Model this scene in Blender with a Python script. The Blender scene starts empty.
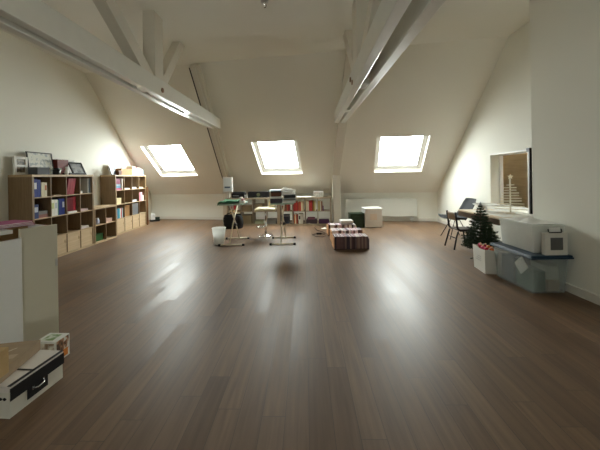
import bpy, bmesh, math, random
from mathutils import Vector, Matrix
random.seed(7)
C = bpy.context.scene.collection
SC = bpy.context.scene
PI = math.pi
CAMH = 1.38

# ------------------------------------------------------------------ materials
def new_mat(name):
    m = bpy.data.materials.new(name); m.use_nodes = True
    nt = m.node_tree
    return m, nt, nt.nodes['Principled BSDF']

def N(nt, t, **kw):
    n = nt.nodes.new(t)
    for k, v in kw.items(): setattr(n, k, v)
    return n

_flat = {}
def flat(col, rough=0.6, metal=0.0, var=0.08, scale=14.0, coat=0.0):
    """paint, card, plastic: one colour with a slight mottling and bump"""
    key = (col, rough, metal, var, scale, coat)
    if key in _flat: return _flat[key]
    m, nt, b = new_mat('surface')
    tc = N(nt, 'ShaderNodeTexCoord'); nz = N(nt, 'ShaderNodeTexNoise'); nz.inputs['Scale'].default_value = scale
    nz.inputs['Detail'].default_value = 4
    nt.links.new(tc.outputs['Object'], nz.inputs['Vector'])
    mx = N(nt, 'ShaderNodeMix', data_type='RGBA')
    mx.inputs[6].default_value = tuple(c*(1-var) for c in col)+(1,)
    mx.inputs[7].default_value = tuple(min(1, c*(1+var)) for c in col)+(1,)
    nt.links.new(nz.outputs['Fac'], mx.inputs[0]); nt.links.new(mx.outputs[2], b.inputs['Base Color'])
    b.inputs['Roughness'].default_value = rough; b.inputs['Metallic'].default_value = metal
    b.inputs['Coat Weight'].default_value = coat; b.inputs['Specular IOR Level'].default_value = .3
    _flat[key] = m
    return m

def wood(name, c1, c2, rough=0.5, axis='Z', scale=3.0):
    m, nt, b = new_mat(name)
    tc = N(nt, 'ShaderNodeTexCoord'); mp = N(nt, 'ShaderNodeMapping')
    s = {'X': (1, 14, 14), 'Y': (14, 1, 14), 'Z': (14, 14, 1)}[axis]
    mp.inputs['Scale'].default_value = s
    nt.links.new(tc.outputs['Object'], mp.inputs['Vector'])
    nz = N(nt, 'ShaderNodeTexNoise'); nz.inputs['Scale'].default_value = scale; nz.inputs['Detail'].default_value = 6
    nz.inputs['Distortion'].default_value = 0.6
    nt.links.new(mp.outputs[0], nz.inputs['Vector'])
    r = N(nt, 'ShaderNodeValToRGB'); r.color_ramp.elements[0].color = c1+(1,); r.color_ramp.elements[1].color = c2+(1,)
    r.color_ramp.elements[0].position = .3; r.color_ramp.elements[1].position = .7
    nt.links.new(nz.outputs['Fac'], r.inputs[0]); nt.links.new(r.outputs[0], b.inputs['Base Color'])
    b.inputs['Roughness'].default_value = rough
    return m

def wall_paint(name, col, rough=0.75, bump=0.06):
    m, nt, b = new_mat(name)
    tc = N(nt, 'ShaderNodeTexCoord')
    nz = N(nt, 'ShaderNodeTexNoise'); nz.inputs['Scale'].default_value = 1.3; nz.inputs['Detail'].default_value = 3
    n2 = N(nt, 'ShaderNodeTexNoise'); n2.inputs['Scale'].default_value = 60
    nt.links.new(tc.outputs['Object'], nz.inputs['Vector']); nt.links.new(tc.outputs['Object'], n2.inputs['Vector'])
    mx = N(nt, 'ShaderNodeMix', data_type='RGBA')
    mx.inputs[6].default_value = tuple(c*.97 for c in col)+(1,); mx.inputs[7].default_value = tuple(min(1, c*1.02) for c in col)+(1,)
    nt.links.new(nz.outputs['Fac'], mx.inputs[0]); nt.links.new(mx.outputs[2], b.inputs['Base Color'])
    bp = N(nt, 'ShaderNodeBump'); bp.inputs['Strength'].default_value = bump; bp.inputs['Distance'].default_value = .01
    nt.links.new(n2.outputs['Fac'], bp.inputs['Height']); nt.links.new(bp.outputs[0], b.inputs['Normal'])
    b.inputs['Roughness'].default_value = rough
    return m

def floor_mat():
    m, nt, b = new_mat('dark_oak_laminate')
    tc = N(nt, 'ShaderNodeTexCoord'); mp = N(nt, 'ShaderNodeMapping')
    mp.inputs['Rotation'].default_value = (0, 0, PI/2 + math.radians(1.5))
    nt.links.new(tc.outputs['Object'], mp.inputs['Vector'])
    # every row of planks starts at its own place
    sp = N(nt, 'ShaderNodeSeparateXYZ'); nt.links.new(mp.outputs[0], sp.inputs[0])
    dv = N(nt, 'ShaderNodeMath', operation='DIVIDE'); dv.inputs[1].default_value = .135; nt.links.new(sp.outputs[1], dv.inputs[0])
    fl = N(nt, 'ShaderNodeMath', operation='FLOOR'); nt.links.new(dv.outputs[0], fl.inputs[0])
    wn = N(nt, 'ShaderNodeTexWhiteNoise', noise_dimensions='1D'); nt.links.new(fl.outputs[0], wn.inputs['W'])
    ma = N(nt, 'ShaderNodeMath', operation='MULTIPLY_ADD'); ma.inputs[1].default_value = 6.0
    nt.links.new(wn.outputs['Value'], ma.inputs[0]); nt.links.new(sp.outputs[0], ma.inputs[2])
    cx = N(nt, 'ShaderNodeCombineXYZ'); nt.links.new(ma.outputs[0], cx.inputs[0]); nt.links.new(sp.outputs[1], cx.inputs[1])
    br = N(nt, 'ShaderNodeTexBrick'); br.offset = 0; br.offset_frequency = 2
    br.inputs['Color1'].default_value = (0, 0, 0, 1); br.inputs['Color2'].default_value = (1, 1, 1, 1)
    br.inputs['Mortar'].default_value = (.3, .3, .3, 1)
    br.inputs['Scale'].default_value = 1; br.inputs['Mortar Size'].default_value = .0015
    br.inputs['Brick Width'].default_value = 1.25; br.inputs['Row Height'].default_value = .135; br.inputs['Bias'].default_value = 0
    nt.links.new(cx.outputs[0], br.inputs['Vector'])
    # per-plank offset for the grain
    sc = N(nt, 'ShaderNodeMapping'); sc.inputs['Scale'].default_value = (1.2, 22, 1)
    ad = N(nt, 'ShaderNodeVectorMath', operation='MULTIPLY_ADD')
    ad.inputs[1].default_value = (7.3, 3.1, 5.7)
    nt.links.new(br.outputs['Color'], ad.inputs[0]); nt.links.new(mp.outputs[0], ad.inputs[2])
    nt.links.new(ad.outputs[0], sc.inputs['Vector'])
    nz = N(nt, 'ShaderNodeTexNoise'); nz.inputs['Scale'].default_value = 1.6; nz.inputs['Detail'].default_value = 7; nz.inputs['Distortion'].default_value = .4
    nt.links.new(sc.outputs[0], nz.inputs['Vector'])
    r1 = N(nt, 'ShaderNodeValToRGB')
    r1.color_ramp.elements[0].color = (.124, .071, .039, 1); r1.color_ramp.elements[1].color = (.188, .114, .064, 1)
    nt.links.new(br.outputs['Color'], r1.inputs[0])
    r2 = N(nt, 'ShaderNodeValToRGB')
    r2.color_ramp.elements[0].color = (.74, .72, .70, 1); r2.color_ramp.elements[1].color = (1.16, 1.16, 1.16, 1)
    r2.color_ramp.elements[0].position = .3; r2.color_ramp.elements[1].position = .72
    nt.links.new(nz.outputs['Fac'], r2.inputs[0])
    mu = N(nt, 'ShaderNodeMix', data_type='RGBA', blend_type='MULTIPLY'); mu.inputs[0].default_value = 1
    nt.links.new(r1.outputs[0], mu.inputs[6]); nt.links.new(r2.outputs[0], mu.inputs[7])
    mo = N(nt, 'ShaderNodeMix', data_type='RGBA'); mo.inputs[7].default_value = (.055, .037, .025, 1)
    nt.links.new(br.outputs['Fac'], mo.inputs[0]); nt.links.new(mu.outputs[2], mo.inputs[6])
    nt.links.new(mo.outputs[2], b.inputs['Base Color'])
    rr = N(nt, 'ShaderNodeMapRange'); rr.inputs['To Min'].default_value = .37; rr.inputs['To Max'].default_value = .53; b.inputs['Specular IOR Level'].default_value = .5
    av = N(nt, 'ShaderNodeMix', data_type='RGBA'); av.inputs[0].default_value = .6
    nt.links.new(nz.outputs['Fac'], av.inputs[6]); nt.links.new(br.outputs['Color'], av.inputs[7])
    nt.links.new(av.outputs[2], rr.inputs['Value']); nt.links.new(rr.outputs[0], b.inputs['Roughness'])
    bp = N(nt, 'ShaderNodeBump'); bp.inputs['Strength'].default_value = .12; bp.inputs['Distance'].default_value = .004
    nt.links.new(nz.outputs['Fac'], bp.inputs['Height']); nt.links.new(bp.outputs[0], b.inputs['Normal'])
    return m

def plastic_clear(name, col, see=.4, tlm=.35, var=.03):
    m, nt, b = new_mat(name)
    out = [n for n in nt.nodes if n.type == 'OUTPUT_MATERIAL'][0]
    b.inputs['Base Color'].default_value = col+(1,); b.inputs['Roughness'].default_value = .3
    tl = N(nt, 'ShaderNodeBsdfTranslucent'); tl.inputs[0].default_value = col+(1,)
    tr = N(nt, 'ShaderNodeBsdfTransparent'); tr.inputs[0].default_value = (.95, .97, .97, 1)
    nz = N(nt, 'ShaderNodeTexNoise'); nz.inputs['Scale'].default_value = 9
    mr = N(nt, 'ShaderNodeMapRange'); mr.inputs['To Min'].default_value = see-var; mr.inputs['To Max'].default_value = see+var
    nt.links.new(nz.outputs['Fac'], mr.inputs['Value'])
    m1 = N(nt, 'ShaderNodeMixShader'); m1.inputs[0].default_value = tlm
    nt.links.new(b.outputs[0], m1.inputs[1]); nt.links.new(tl.outputs[0], m1.inputs[2])
    m2 = N(nt, 'ShaderNodeMixShader'); nt.links.new(mr.outputs[0], m2.inputs[0])
    nt.links.new(m1.outputs[0], m2.inputs[1]); nt.links.new(tr.outputs[0], m2.inputs[2])
    nt.links.new(m2.outputs[0], out.inputs[0])
    return m

def glass_mat():
    m, nt, b = new_mat('window_glass')
    out = [n for n in nt.nodes if n.type == 'OUTPUT_MATERIAL'][0]
    tr = N(nt, 'ShaderNodeBsdfTransparent'); tr.inputs[0].default_value = (.96, .98, .98, 1)
    gl = N(nt, 'ShaderNodeBsdfGlossy'); gl.inputs['Roughness'].default_value = .02
    mx = N(nt, 'ShaderNodeMixShader'); mx.inputs[0].default_value = .05
    nt.links.new(tr.outputs[0], mx.inputs[1]); nt.links.new(gl.outputs[0], mx.inputs[2])
    nt.links.new(mx.outputs[0], out.inputs[0])
    return m

def picture_mat(name, c1, c2, scale=22, c3=None):
    m, nt, b = new_mat(name)
    tc = N(nt, 'ShaderNodeTexCoord'); v = N(nt, 'ShaderNodeTexNoise'); v.inputs['Scale'].default_value = scale; v.inputs['Detail'].default_value = 5
    nt.links.new(tc.outputs['Object'], v.inputs['Vector'])
    r = N(nt, 'ShaderNodeValToRGB'); e = r.color_ramp.elements
    e[0].position = .42; e[0].color = c1+(1,); e[1].position = .6; e[1].color = c2+(1,)
    if c3: x = e.new(.5); x.color = c3+(1,)
    nt.links.new(v.outputs['Fac'], r.inputs[0]); nt.links.new(r.outputs[0], b.inputs['Base Color'])
    b.inputs['Roughness'].default_value = .35
    return m

M_WALL = wall_paint('warm_white_wall', (.85, .85, .78))
M_CEIL = wall_paint('warm_white_ceiling', (.83, .81, .735))
M_SLOPE = wall_paint('warm_white_slope', (.83, .80, .72))
M_TRIM = flat((.78, .76, .70), .4, var=.03)
M_TIMBER = flat((.74, .735, .68), .28, var=.05, scale=9, coat=.3)
M_TIMBER2 = flat((.70, .66, .58), .5, var=.04)
M_FLOOR = floor_mat()
M_OAK = wood('oak_effect', (.20, .130, .066), (.275, .185, .10), .5, 'Z')  # oak for sides and dividers, with the shade inside the shelves put into the colour
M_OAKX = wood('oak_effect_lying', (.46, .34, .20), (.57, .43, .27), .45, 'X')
M_GREYOAK = wood('grey_oak', (.36, .29, .20), (.47, .39, .28), .5, 'X')
M_INSERT = wood('light_oak_door', (.58, .44, .27), (.68, .53, .345), .45, 'X')
M_PINE = wood('orange_pine', (.58, .30, .14), (.68, .38, .19), .5, 'Y')
M_DKWOOD = wood('red_brown_wood', (.19, .085, .03), (.27, .125, .05), .5, 'Z')
M_TABLE = wood('table_wood', (.60, .48, .33), (.70, .57, .40), .3, 'Y')
M_APRON = wood('dark_brown_apron', (.075, .045, .025), (.12, .075, .04), .4, 'Y')
M_PLANK = wood('plank_wood', (.30, .225, .125), (.40, .31, .18), .6, 'Y', 2)
M_GLASS = glass_mat()
M_WHITE = flat((.82, .82, .80), .45, var=.02)
M_BOARD = flat((.80, .81, .80), .4, var=.02)
M_BEIGE = flat((.66, .63, .52), .45, var=.02)
M_BLACK = flat((.012, .012, .014), .45)
M_BLACKCLOTH = flat((.015, .016, .018), .9, scale=40)
M_CHROME = flat((.75, .76, .78), .18, 1.0, var=.03)
M_STEEL = flat((.62, .62, .62), .35, .9, var=.03)
M_PAPER = flat((.86, .85, .81), .8, var=.03, scale=30)
M_CARD = wood('brown_cardboard', (.36, .265, .17), (.41, .305, .20), .8, 'X', 1.5)
M_CARD2 = wood('ochre_cardboard', (.50, .335, .15), (.56, .38, .18), .8, 'X', 1.5)
M_BINCLEAR = plastic_clear('clear_plastic', (.72, .76, .74), .72)
M_BINMILK = plastic_clear('milky_plastic', (.93, .93, .90), .42)
M_BASKET = plastic_clear('frosted_white_plastic', (.93, .93, .91), .05, .65)

# ------------------------------------------------------------------ mesh helpers
class MB:
    def __init__(s): s.bm = bmesh.new()
    def box(s, x0, x1, y0, y1, z0, z1, mtx=None):
        vs = [s.bm.verts.new((x, y, z)) for z in (z0, z1) for y in (y0, y1) for x in (x0, x1)]
        for f in ((0, 2, 3, 1), (4, 5, 7, 6), (0, 1, 5, 4), (2, 6, 7, 3), (0, 4, 6, 2), (1, 3, 7, 5)):
            s.bm.faces.new([vs[i] for i in f])
        if mtx is not None: bmesh.ops.transform(s.bm, matrix=mtx, verts=vs)
        return s
    def hexa(s, b, t):
        """eight corners: four below, four above, same order"""
        vs = [s.bm.verts.new(p) for p in list(b)+list(t)]
        for f in ((3, 2, 1, 0), (4, 5, 6, 7), (0, 1, 5, 4), (1, 2, 6, 5), (2, 3, 7, 6), (3, 0, 4, 7)):
            s.bm.faces.new([vs[i] for i in f])
        return s
    def tube(s, pts, r, n=8, cap=True):
        pts = [Vector(p) for p in pts]; rings = []
        for i, p in enumerate(pts):
            d = (pts[min(i+1, len(pts)-1)]-pts[max(i-1, 0)]).normalized()
            a = d.orthogonal().normalized() if i == 0 else (a-d*a.dot(d)).normalized()
            b = d.cross(a); rr = r[i] if isinstance(r, (list, tuple)) else r
            rings.append([s.bm.verts.new(p+(a*math.cos(2*PI*k/n)+b*math.sin(2*PI*k/n))*rr) for k in range(n)])
        for q in range(len(rings)-1):
            for k in range(n):
                f = s.bm.faces.new((rings[q][k], rings[q][(k+1) % n], rings[q+1][(k+1) % n], rings[q+1][k])); f.smooth = True
        if cap:
            s.bm.faces.new(list(reversed(rings[0]))); s.bm.faces.new(rings[-1])
        return s
    def lathe(s, prof, n=24, c=(0, 0, 0)):
        rings = []
        for r, z in prof:
            rings.append([s.bm.verts.new((c[0]+max(r, 1e-4)*math.cos(2*PI*k/n), c[1]+max(r, 1e-4)*math.sin(2*PI*k/n), c[2]+z)) for k in range(n)])
        for q in range(len(rings)-1):
            for k in range(n):
                f = s.bm.faces.new((rings[q][k], rings[q][(k+1) % n], rings[q+1][(k+1) % n], rings[q+1][k])); f.smooth = True
        s.bm.faces.new(list(reversed(rings[0]))); s.bm.faces.new(rings[-1])
        return s
    def quad(s, *ps):
        s.bm.faces.new([s.bm.verts.new(p) for p in ps]); return s
    def grid(s, nx, ny, fn, closed=False):
        v = [[s.bm.verts.new(fn(i/nx, j/ny)) for j in range(ny+1)] for i in range(nx+1)]
        for i in range(nx):
            for j in range(ny):
                f = s.bm.faces.new((v[i][j], v[i+1][j], v[i+1][j+1], v[i][j+1])); f.smooth = True
        return s
    def ball(s, c, r, sz=1.0):
        bmesh.ops.create_uvsphere(s.bm, u_segments=12, v_segments=8, radius=r, matrix=Matrix.Translation(c) @ Matrix.Diagonal((1, 1, sz, 1)))
        return s
    def build(s, name, mat, parent=None, loc=(0, 0, 0), rot=(0, 0, 0), bevel=0, solid=0):
        me = bpy.data.meshes.new(name); bmesh.ops.recalc_face_normals(s.bm, faces=s.bm.faces[:])
        s.bm.to_mesh(me); s.bm.free()
        o = bpy.data.objects.new(name, me); C.objects.link(o)
        if isinstance(mat, (list, tuple)):
            for m in mat: me.materials.append(m)
        else: me.materials.append(mat)
        o.location = loc; o.rotation_euler = rot
        if parent: o.parent = parent
        if solid:
            md = o.modifiers.new('thick', 'SOLIDIFY'); md.thickness = solid; md.offset = 0
        if bevel:
            md = o.modifiers.new('edge', 'BEVEL'); md.width = bevel; md.segments = 2; md.limit_method = 'ANGLE'
        return o

def tag(o, label, cat, group=None):
    o['label'] = label; o['category'] = cat
    if group: o['group'] = group
    return o
def thing(name, label, cat, loc=(0, 0, 0), rz=0.0, group=None, rot=None):
    o = bpy.data.objects.new(name, None); C.objects.link(o)
    o.location = loc; o.rotation_euler = rot if rot else (0, 0, rz); o.empty_display_size = .1
    return tag(o, label, cat, group)
def struct(o): o['kind'] = 'structure'; return o
def box_part(name, mat, parent, *b, bevel=0): return MB().box(*b).build(name, mat, parent, bevel=bevel)

# ------------------------------------------------------------------ room shell
K = .172; ZK = .83; CE = 3.77; RUN = 1.126           # skew of the back wall, knee wall, ceiling, slope run per metre of rise
YB = lambda x: 9.21-K*x                               # back knee wall
YS = lambda x, z: YB(x)-RUN*(z-ZK)                    # back roof slope
XL = lambda y: -4.66-.055*(y-5)                       # left wall
XR = lambda y: 3.78+.068*(y-5.27)                     # far right wall (with the window)
XN = 3.08; YN = 3.9; YF = -2.6                        # near right wall, where it ends, wall behind
e1 = Vector((1, -K, 0)).normalized()
e2 = Vector((-K*RUN/(1+K*K), -RUN/(1+K*K), 1)).normalized()
e3 = e1.cross(e2).normalized()
if e3.y < 0: e3 = -e3                                 # outwards
O2 = Vector((0, YB(0), ZK))
SL = lambda a, b, c=0: O2+e1*a+e2*b+e3*c

def corner(yfun):
    """x where the left / right wall meets the line y = yfun(x)"""
    xl = -4.9; xr = 3.9
    for _ in range(30): xl = XL(yfun(xl)); xr = XR(yfun(xr))
    return xl, xr
bl, br = corner(YB); tl, tr = corner(lambda x: YS(x, CE))

struct(MB().hexa([(-6, YF-.2, -.12), (6, YF-.2, -.12), (6, 10.6, -.12), (-6, 10.6, -.12)], [(-6, YF-.2, 0), (6, YF-.2, 0), (6, 10.6, 0), (-6, 10.6, 0)]).build('floor', M_FLOOR))
struct(MB().hexa([(-5.2, YF-.2, CE), (4.6, YF-.2, CE), (4.6, YS(4.6, CE), CE), (-5.2, YS(-5.2, CE), CE)],
                 [(-5.2, YF-.2, CE+.12), (4.6, YF-.2, CE+.12), (4.6, YS(4.6, CE), CE+.12), (-5.2, YS(-5.2, CE), CE+.12)]).build('ceiling', M_CEIL))
# knee wall at the back
x0, x1 = -5.4, 4.5
struct(MB().hexa([(x0, YB(x0), 0), (x1, YB(x1), 0), (x1, YB(x1)+.2, 0), (x0, YB(x0)+.2, 0)],
                 [(x0, YB(x0), ZK), (x1, YB(x1), ZK), (x1, YB(x1)+.2, ZK), (x0, YB(x0)+.2, ZK)]).build('wall_back', M_WALL))
# roof slope with three openings
SKY = [(-4.17, -2.94), (-.93, .28), (2.26, 3.49)]; SB = (.89, 2.15); RD = .22
aa = [-5.6]+[v for s in SKY for v in s]+[4.9]; bb = [-.02, SB[0], SB[1], (CE-ZK)/e2.z+.02]
mb = MB()
for i in range(len(aa)-1):
    for j in range(3):
        if j == 1 and i % 2 == 1: continue
        q = [SL(aa[i], bb[j]), SL(aa[i+1], bb[j]), SL(aa[i+1], bb[j+1]), SL(aa[i], bb[j+1])]
        mb.quad(*q)
        if not (j == 1): pass
mb2 = mb
for (a0, a1) in SKY:                                  # plastered reveals
    p = [(a0, SB[0]), (a1, SB[0]), (a1, SB[1]), (a0, SB[1])]
    for k in range(4):
        (u0, v0), (u1, v1) = p[k], p[(k+1) % 4]
        mb.quad(SL(u0, v0), SL(u1, v1), SL(u1, v1, RD), SL(u0, v0, RD))
struct(mb.build('ceiling_slope', M_SLOPE))
# outside of the roof, so that no daylight leaks round the reveals
mb = MB()
for i in range(len(aa)-1):
    for j in range(3):
        if j == 1 and i % 2 == 1: continue
        mb.quad(SL(aa[i], bb[j]-.1*(j == 0), RD), SL(aa[i+1], bb[j]-.1*(j == 0), RD), SL(aa[i+1], bb[j+1], RD), SL(aa[i], bb[j+1], RD))
struct(mb.build('roof_outer', flat((.2, .17, .15), .8)))

for n, (a0, a1) in enumerate(SKY):
    t = thing('window_%d' % (n+1), ['left', 'middle', 'right'][n]+' skylight in the back roof slope, white with daylight', 'skylight', SL((a0+a1)/2, SB[0], .2)); struct(t)
    def L(a, b, c): return SL(a, b, c)-t.location
    def ring(a0, a1, b0, b1, w, c0, c1):
        m = MB()
        for (p0, p1, q0, q1) in ((a0, a1, b0, b0+w), (a0, a1, b1-w, b1), (a0, a0+w, b0+w, b1-w), (a1-w, a1, b0+w, b1-w)):
            m.hexa([L(p0, q0, c0), L(p1, q0, c0), L(p1, q1, c0), L(p0, q1, c0)], [L(p0, q0, c1), L(p1, q0, c1), L(p1, q1, c1), L(p0, q1, c1)])
        return m
    ring(a0+.005, a1-.005, SB[0]+.005, SB[1]-.005, .05, .12, .19).build('frame', M_WHITE, t)
    ring(a0+.055, a1-.055, SB[0]+.055, SB[1]-.055, .06, .135, .18).build('sash', M_WHITE, t)
    MB().hexa([L(a0+.11, SB[0]+.11, .155), L(a1-.11, SB[0]+.11, .155), L(a1-.11, SB[1]-.11, .155), L(a0+.11, SB[1]-.11, .155)],
              [L(a0+.11, SB[0]+.11, .16), L(a1-.11, SB[0]+.11, .16), L(a1-.11, SB[1]-.11, .16), L(a0+.11, SB[1]-.11, .16)]).build('glass', M_GLASS, t)
    m = MB().tube([L(a0+.35, SB[1]-.09, .115), L(a1-.35, SB[1]-.09, .115)], .012)
    m.build('opening_bar', M_STEEL, t)
    # daylight portal: only tells the sampler where the sky comes in
    ld = bpy.data.lights.new('skylight_portal', 'AREA'); ld.shape = 'RECTANGLE'; ld.size = a1-a0; ld.size_y = SB[1]-SB[0]; ld.cycles.is_portal = True
    lo = bpy.data.objects.new('skylight_portal', ld); C.objects.link(lo)
    lo.matrix_world = Matrix.Translation(SL((a0+a1)/2, (SB[0]+SB[1])/2, RD+.01)) @ Matrix((e1, e2, e1.cross(e2))).transposed().to_4x4()
    z = lo.matrix_world.to_3x3() @ Vector((0, 0, -1))
    if z.dot(e3) > 0: lo.matrix_world = lo.matrix_world @ Matrix.Rotation(PI, 4, 'X')

# left wall (gable), right walls
def vwall(name, pts, thick, z0, z1, mat):
    (xa, ya), (xb, yb) = pts; d = Vector((xb-xa, yb-ya, 0)).normalized(); nrm = Vector((-d.y, d.x, 0))*thick
    return struct(MB().hexa([(xa, ya, z0), (xb, yb, z0), (xb+nrm.x, yb+nrm.y, z0), (xa+nrm.x, ya+nrm.y, z0)],
                            [(xa, ya, z1), (xb, yb, z1), (xb+nrm.x, yb+nrm.y, z1), (xa+nrm.x, ya+nrm.y, z1)]).build(name, mat))
vwall('wall_left', ((XL(YF-.2), YF-.2), (XL(10.6), 10.6)), .2, -.1, CE+.05, M_WALL)
FX0, FX1, FZ0, FZ1 = -.9, -.1, 1.25, 1.9           # unseen window added behind the camera to light the foreground
m = MB().box(-5.4, FX0, YF-.2, YF, -.1, CE+.05).box(FX1, 4.6, YF-.2, YF, -.1, CE+.05).box(FX0, FX1, YF-.2, YF, -.1, FZ0).box(FX0, FX1, YF-.2, YF, FZ1, CE+.05)
struct(m.build('wall_front', M_WALL))
t = thing('window_5', 'window in the wall behind the camera', 'window', (FX0, YF, FZ0)); struct(t)
w, h = FX1-FX0, FZ1-FZ0
MB().box(0, w, -.14, -.08, 0, .06).box(0, w, -.14, -.08, h-.06, h).box(0, .06, -.14, -.08, .06, h-.06).box(w-.06, w, -.14, -.08, .06, h-.06).box(w/2-.025, w/2+.025, -.14, -.08, .06, h-.06).build('frame', M_WHITE, t)
MB().box(.06, w/2-.04, -.113, -.108, .06, h-.06).box(w/2+.04, w-.06, -.113, -.108, .06, h-.06).build('glass', M_GLASS, t)
ld = bpy.data.lights.new('window_portal', 'AREA'); ld.shape = 'RECTANGLE'; ld.size = w; ld.size_y = h; ld.cycles.is_portal = True
lo = bpy.data.objects.new('window_portal', ld); C.objects.link(lo); lo.location = ((FX0+FX1)/2, YF-.21, (FZ0+FZ1)/2); lo.rotation_euler = (-PI/2, 0, PI)
lo.rotation_euler = Vector((0, 1, 0)).to_track_quat('-Z', 'Z').to_euler()
# far right wall with the window opening
WY0, WY1, WZ0, WZ1 = 4.75, 5.89, .70, 1.745; WT = .24
def R(y, z, c=0): return Vector((XR(y)+c, y, z))
ys = [3.7, WY0, WY1, 9.2]; zs = [-.1, WZ0, WZ1, CE+.05]
mb = MB()
for c in (0, WT):
    for i in range(3):
        for j in range(3):
            if i == 1 and j == 1: continue
            mb.quad(R(ys[i], zs[j], c), R(ys[i+1], zs[j], c), R(ys[i+1], zs[j+1], c), R(ys[i], zs[j+1], c))
for (p, q) in (((WY0, WZ0), (WY1, WZ0)), ((WY1, WZ0), (WY1, WZ1)), ((WY1, WZ1), (WY0, WZ1)), ((WY0, WZ1), (WY0, WZ0))):
    mb.quad(R(*p), R(*q), R(*q, WT), R(*p, WT))
struct(mb.build('wall_right', M_WALL))
struct(MB().box(XN, 4.0, YF-.2, YN, -.1, CE+.05).build('wall_right_near', M_WALL))

# window 4: frame, mullion post, black shutter rail, glass
t = thing('window_4', 'window in the far right wall looking on to wooden planks', 'window', R(5.3, WZ0, 0)); struct(t)
def RL(y, z, c): return R(y, z, c)-t.location
def rbar(m, y0, y1, z0, z1, c0, c1):
    m.hexa([RL(y0, z0, c0), RL(y1, z0, c0), RL(y1, z0, c1), RL(y0, z0, c1)], [RL(y0, z1, c0), RL(y1, z1, c0), RL(y1, z1, c1), RL(y0, z1, c1)]); return m
m = MB()
rbar(m, WY0, WY1, WZ1-.045, WZ1, .17, .23); rbar(m, WY0, WY1, WZ0, WZ0+.045, .17, .23)
rbar(m, WY1-.04, WY1, WZ0+.045, WZ1-.045, .17, .23); rbar(m, WY0, WY0+.04, WZ0+.045, WZ1-.045, .17, .23)
m.build('frame', M_WHITE, t)
rbar(MB(), WY0+.04, WY0+.09, WZ0, WZ1-.03, -.005, .03).build('white_jamb', M_WHITE, t)
m = rbar(MB(), WY0+.005, WY0+.03, WZ0, WZ1+.01, -.03, .01); rbar(m, WY0+.002, WY0+.075, WZ1-.05, WZ1+.012, -.035, .0); m.build('black_rail', M_BLACK, t)
rbar(MB(), WY0+.08, WY1, WZ1-.035, WZ1-.002, -.004, .10).build('head_rail', M_WHITE, t)
# plank wall behind it; unseen ends and roof added to hold back daylight
m = MB()
z = 0
px_ = 4.65
while z < 3.2:
    m.box(px_, px_+.03, 2.8, 8.2, z+.004, z+.352); z += .36
m.box(px_+.03, px_+.06, 2.8, 8.2, 0, 3.2); m.box(4.02, px_, 3.98, 4.02, 0, 3.4); m.box(4.06, px_, 7.0, 7.04, 0, 3.4); m.box(4.0, px_-.22, 3.98, 7.04, 3.2, 3.3)
struct(m.build('wall_planks', M_PLANK))

# skirting boards, ceiling coving line
m = MB(); m.hexa([(bl, YB(bl)-.015, 0), (br, YB(br)-.015, 0), (br, YB(br), 0), (bl, YB(bl), 0)], [(bl, YB(bl)-.015, .09), (br, YB(br)-.015, .09), (br, YB(br), .09), (bl, YB(bl), .09)])
struct(m.build('baseboard_back', M_TRIM))
m = MB(); m.box(XN-.016, XN, YF, YN, 0, .085); m.box(XN-.02, XN, YF, YN, .085, .092)
struct(m.build('baseboard_right_near', M_TRIM))
m = MB(); m.hexa([(XR(YN), YN, 0), (XR(YN)-.016, YN, 0), (XR(8.5)-.016, 8.5, 0), (XR(8.5), 8.5, 0)], [(XR(YN), YN, .09), (XR(YN)-.016, YN, .09), (XR(8.5)-.016, 8.5, .09), (XR(8.5), 8.5, .09)])
struct(m.build('baseboard_right', M_TRIM))
m = MB(); m.hexa([(XL(YF), YF, 0), (XL(YF)+.016, YF, 0), (XL(10)+.016, 10, 0), (XL(10), 10, 0)], [(XL(YF), YF, .09), (XL(YF)+.016, YF, .09), (XL(10)+.016, 10, .09), (XL(10), 10, .09)])
struct(m.build('baseboard_left', M_TRIM))

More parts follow.
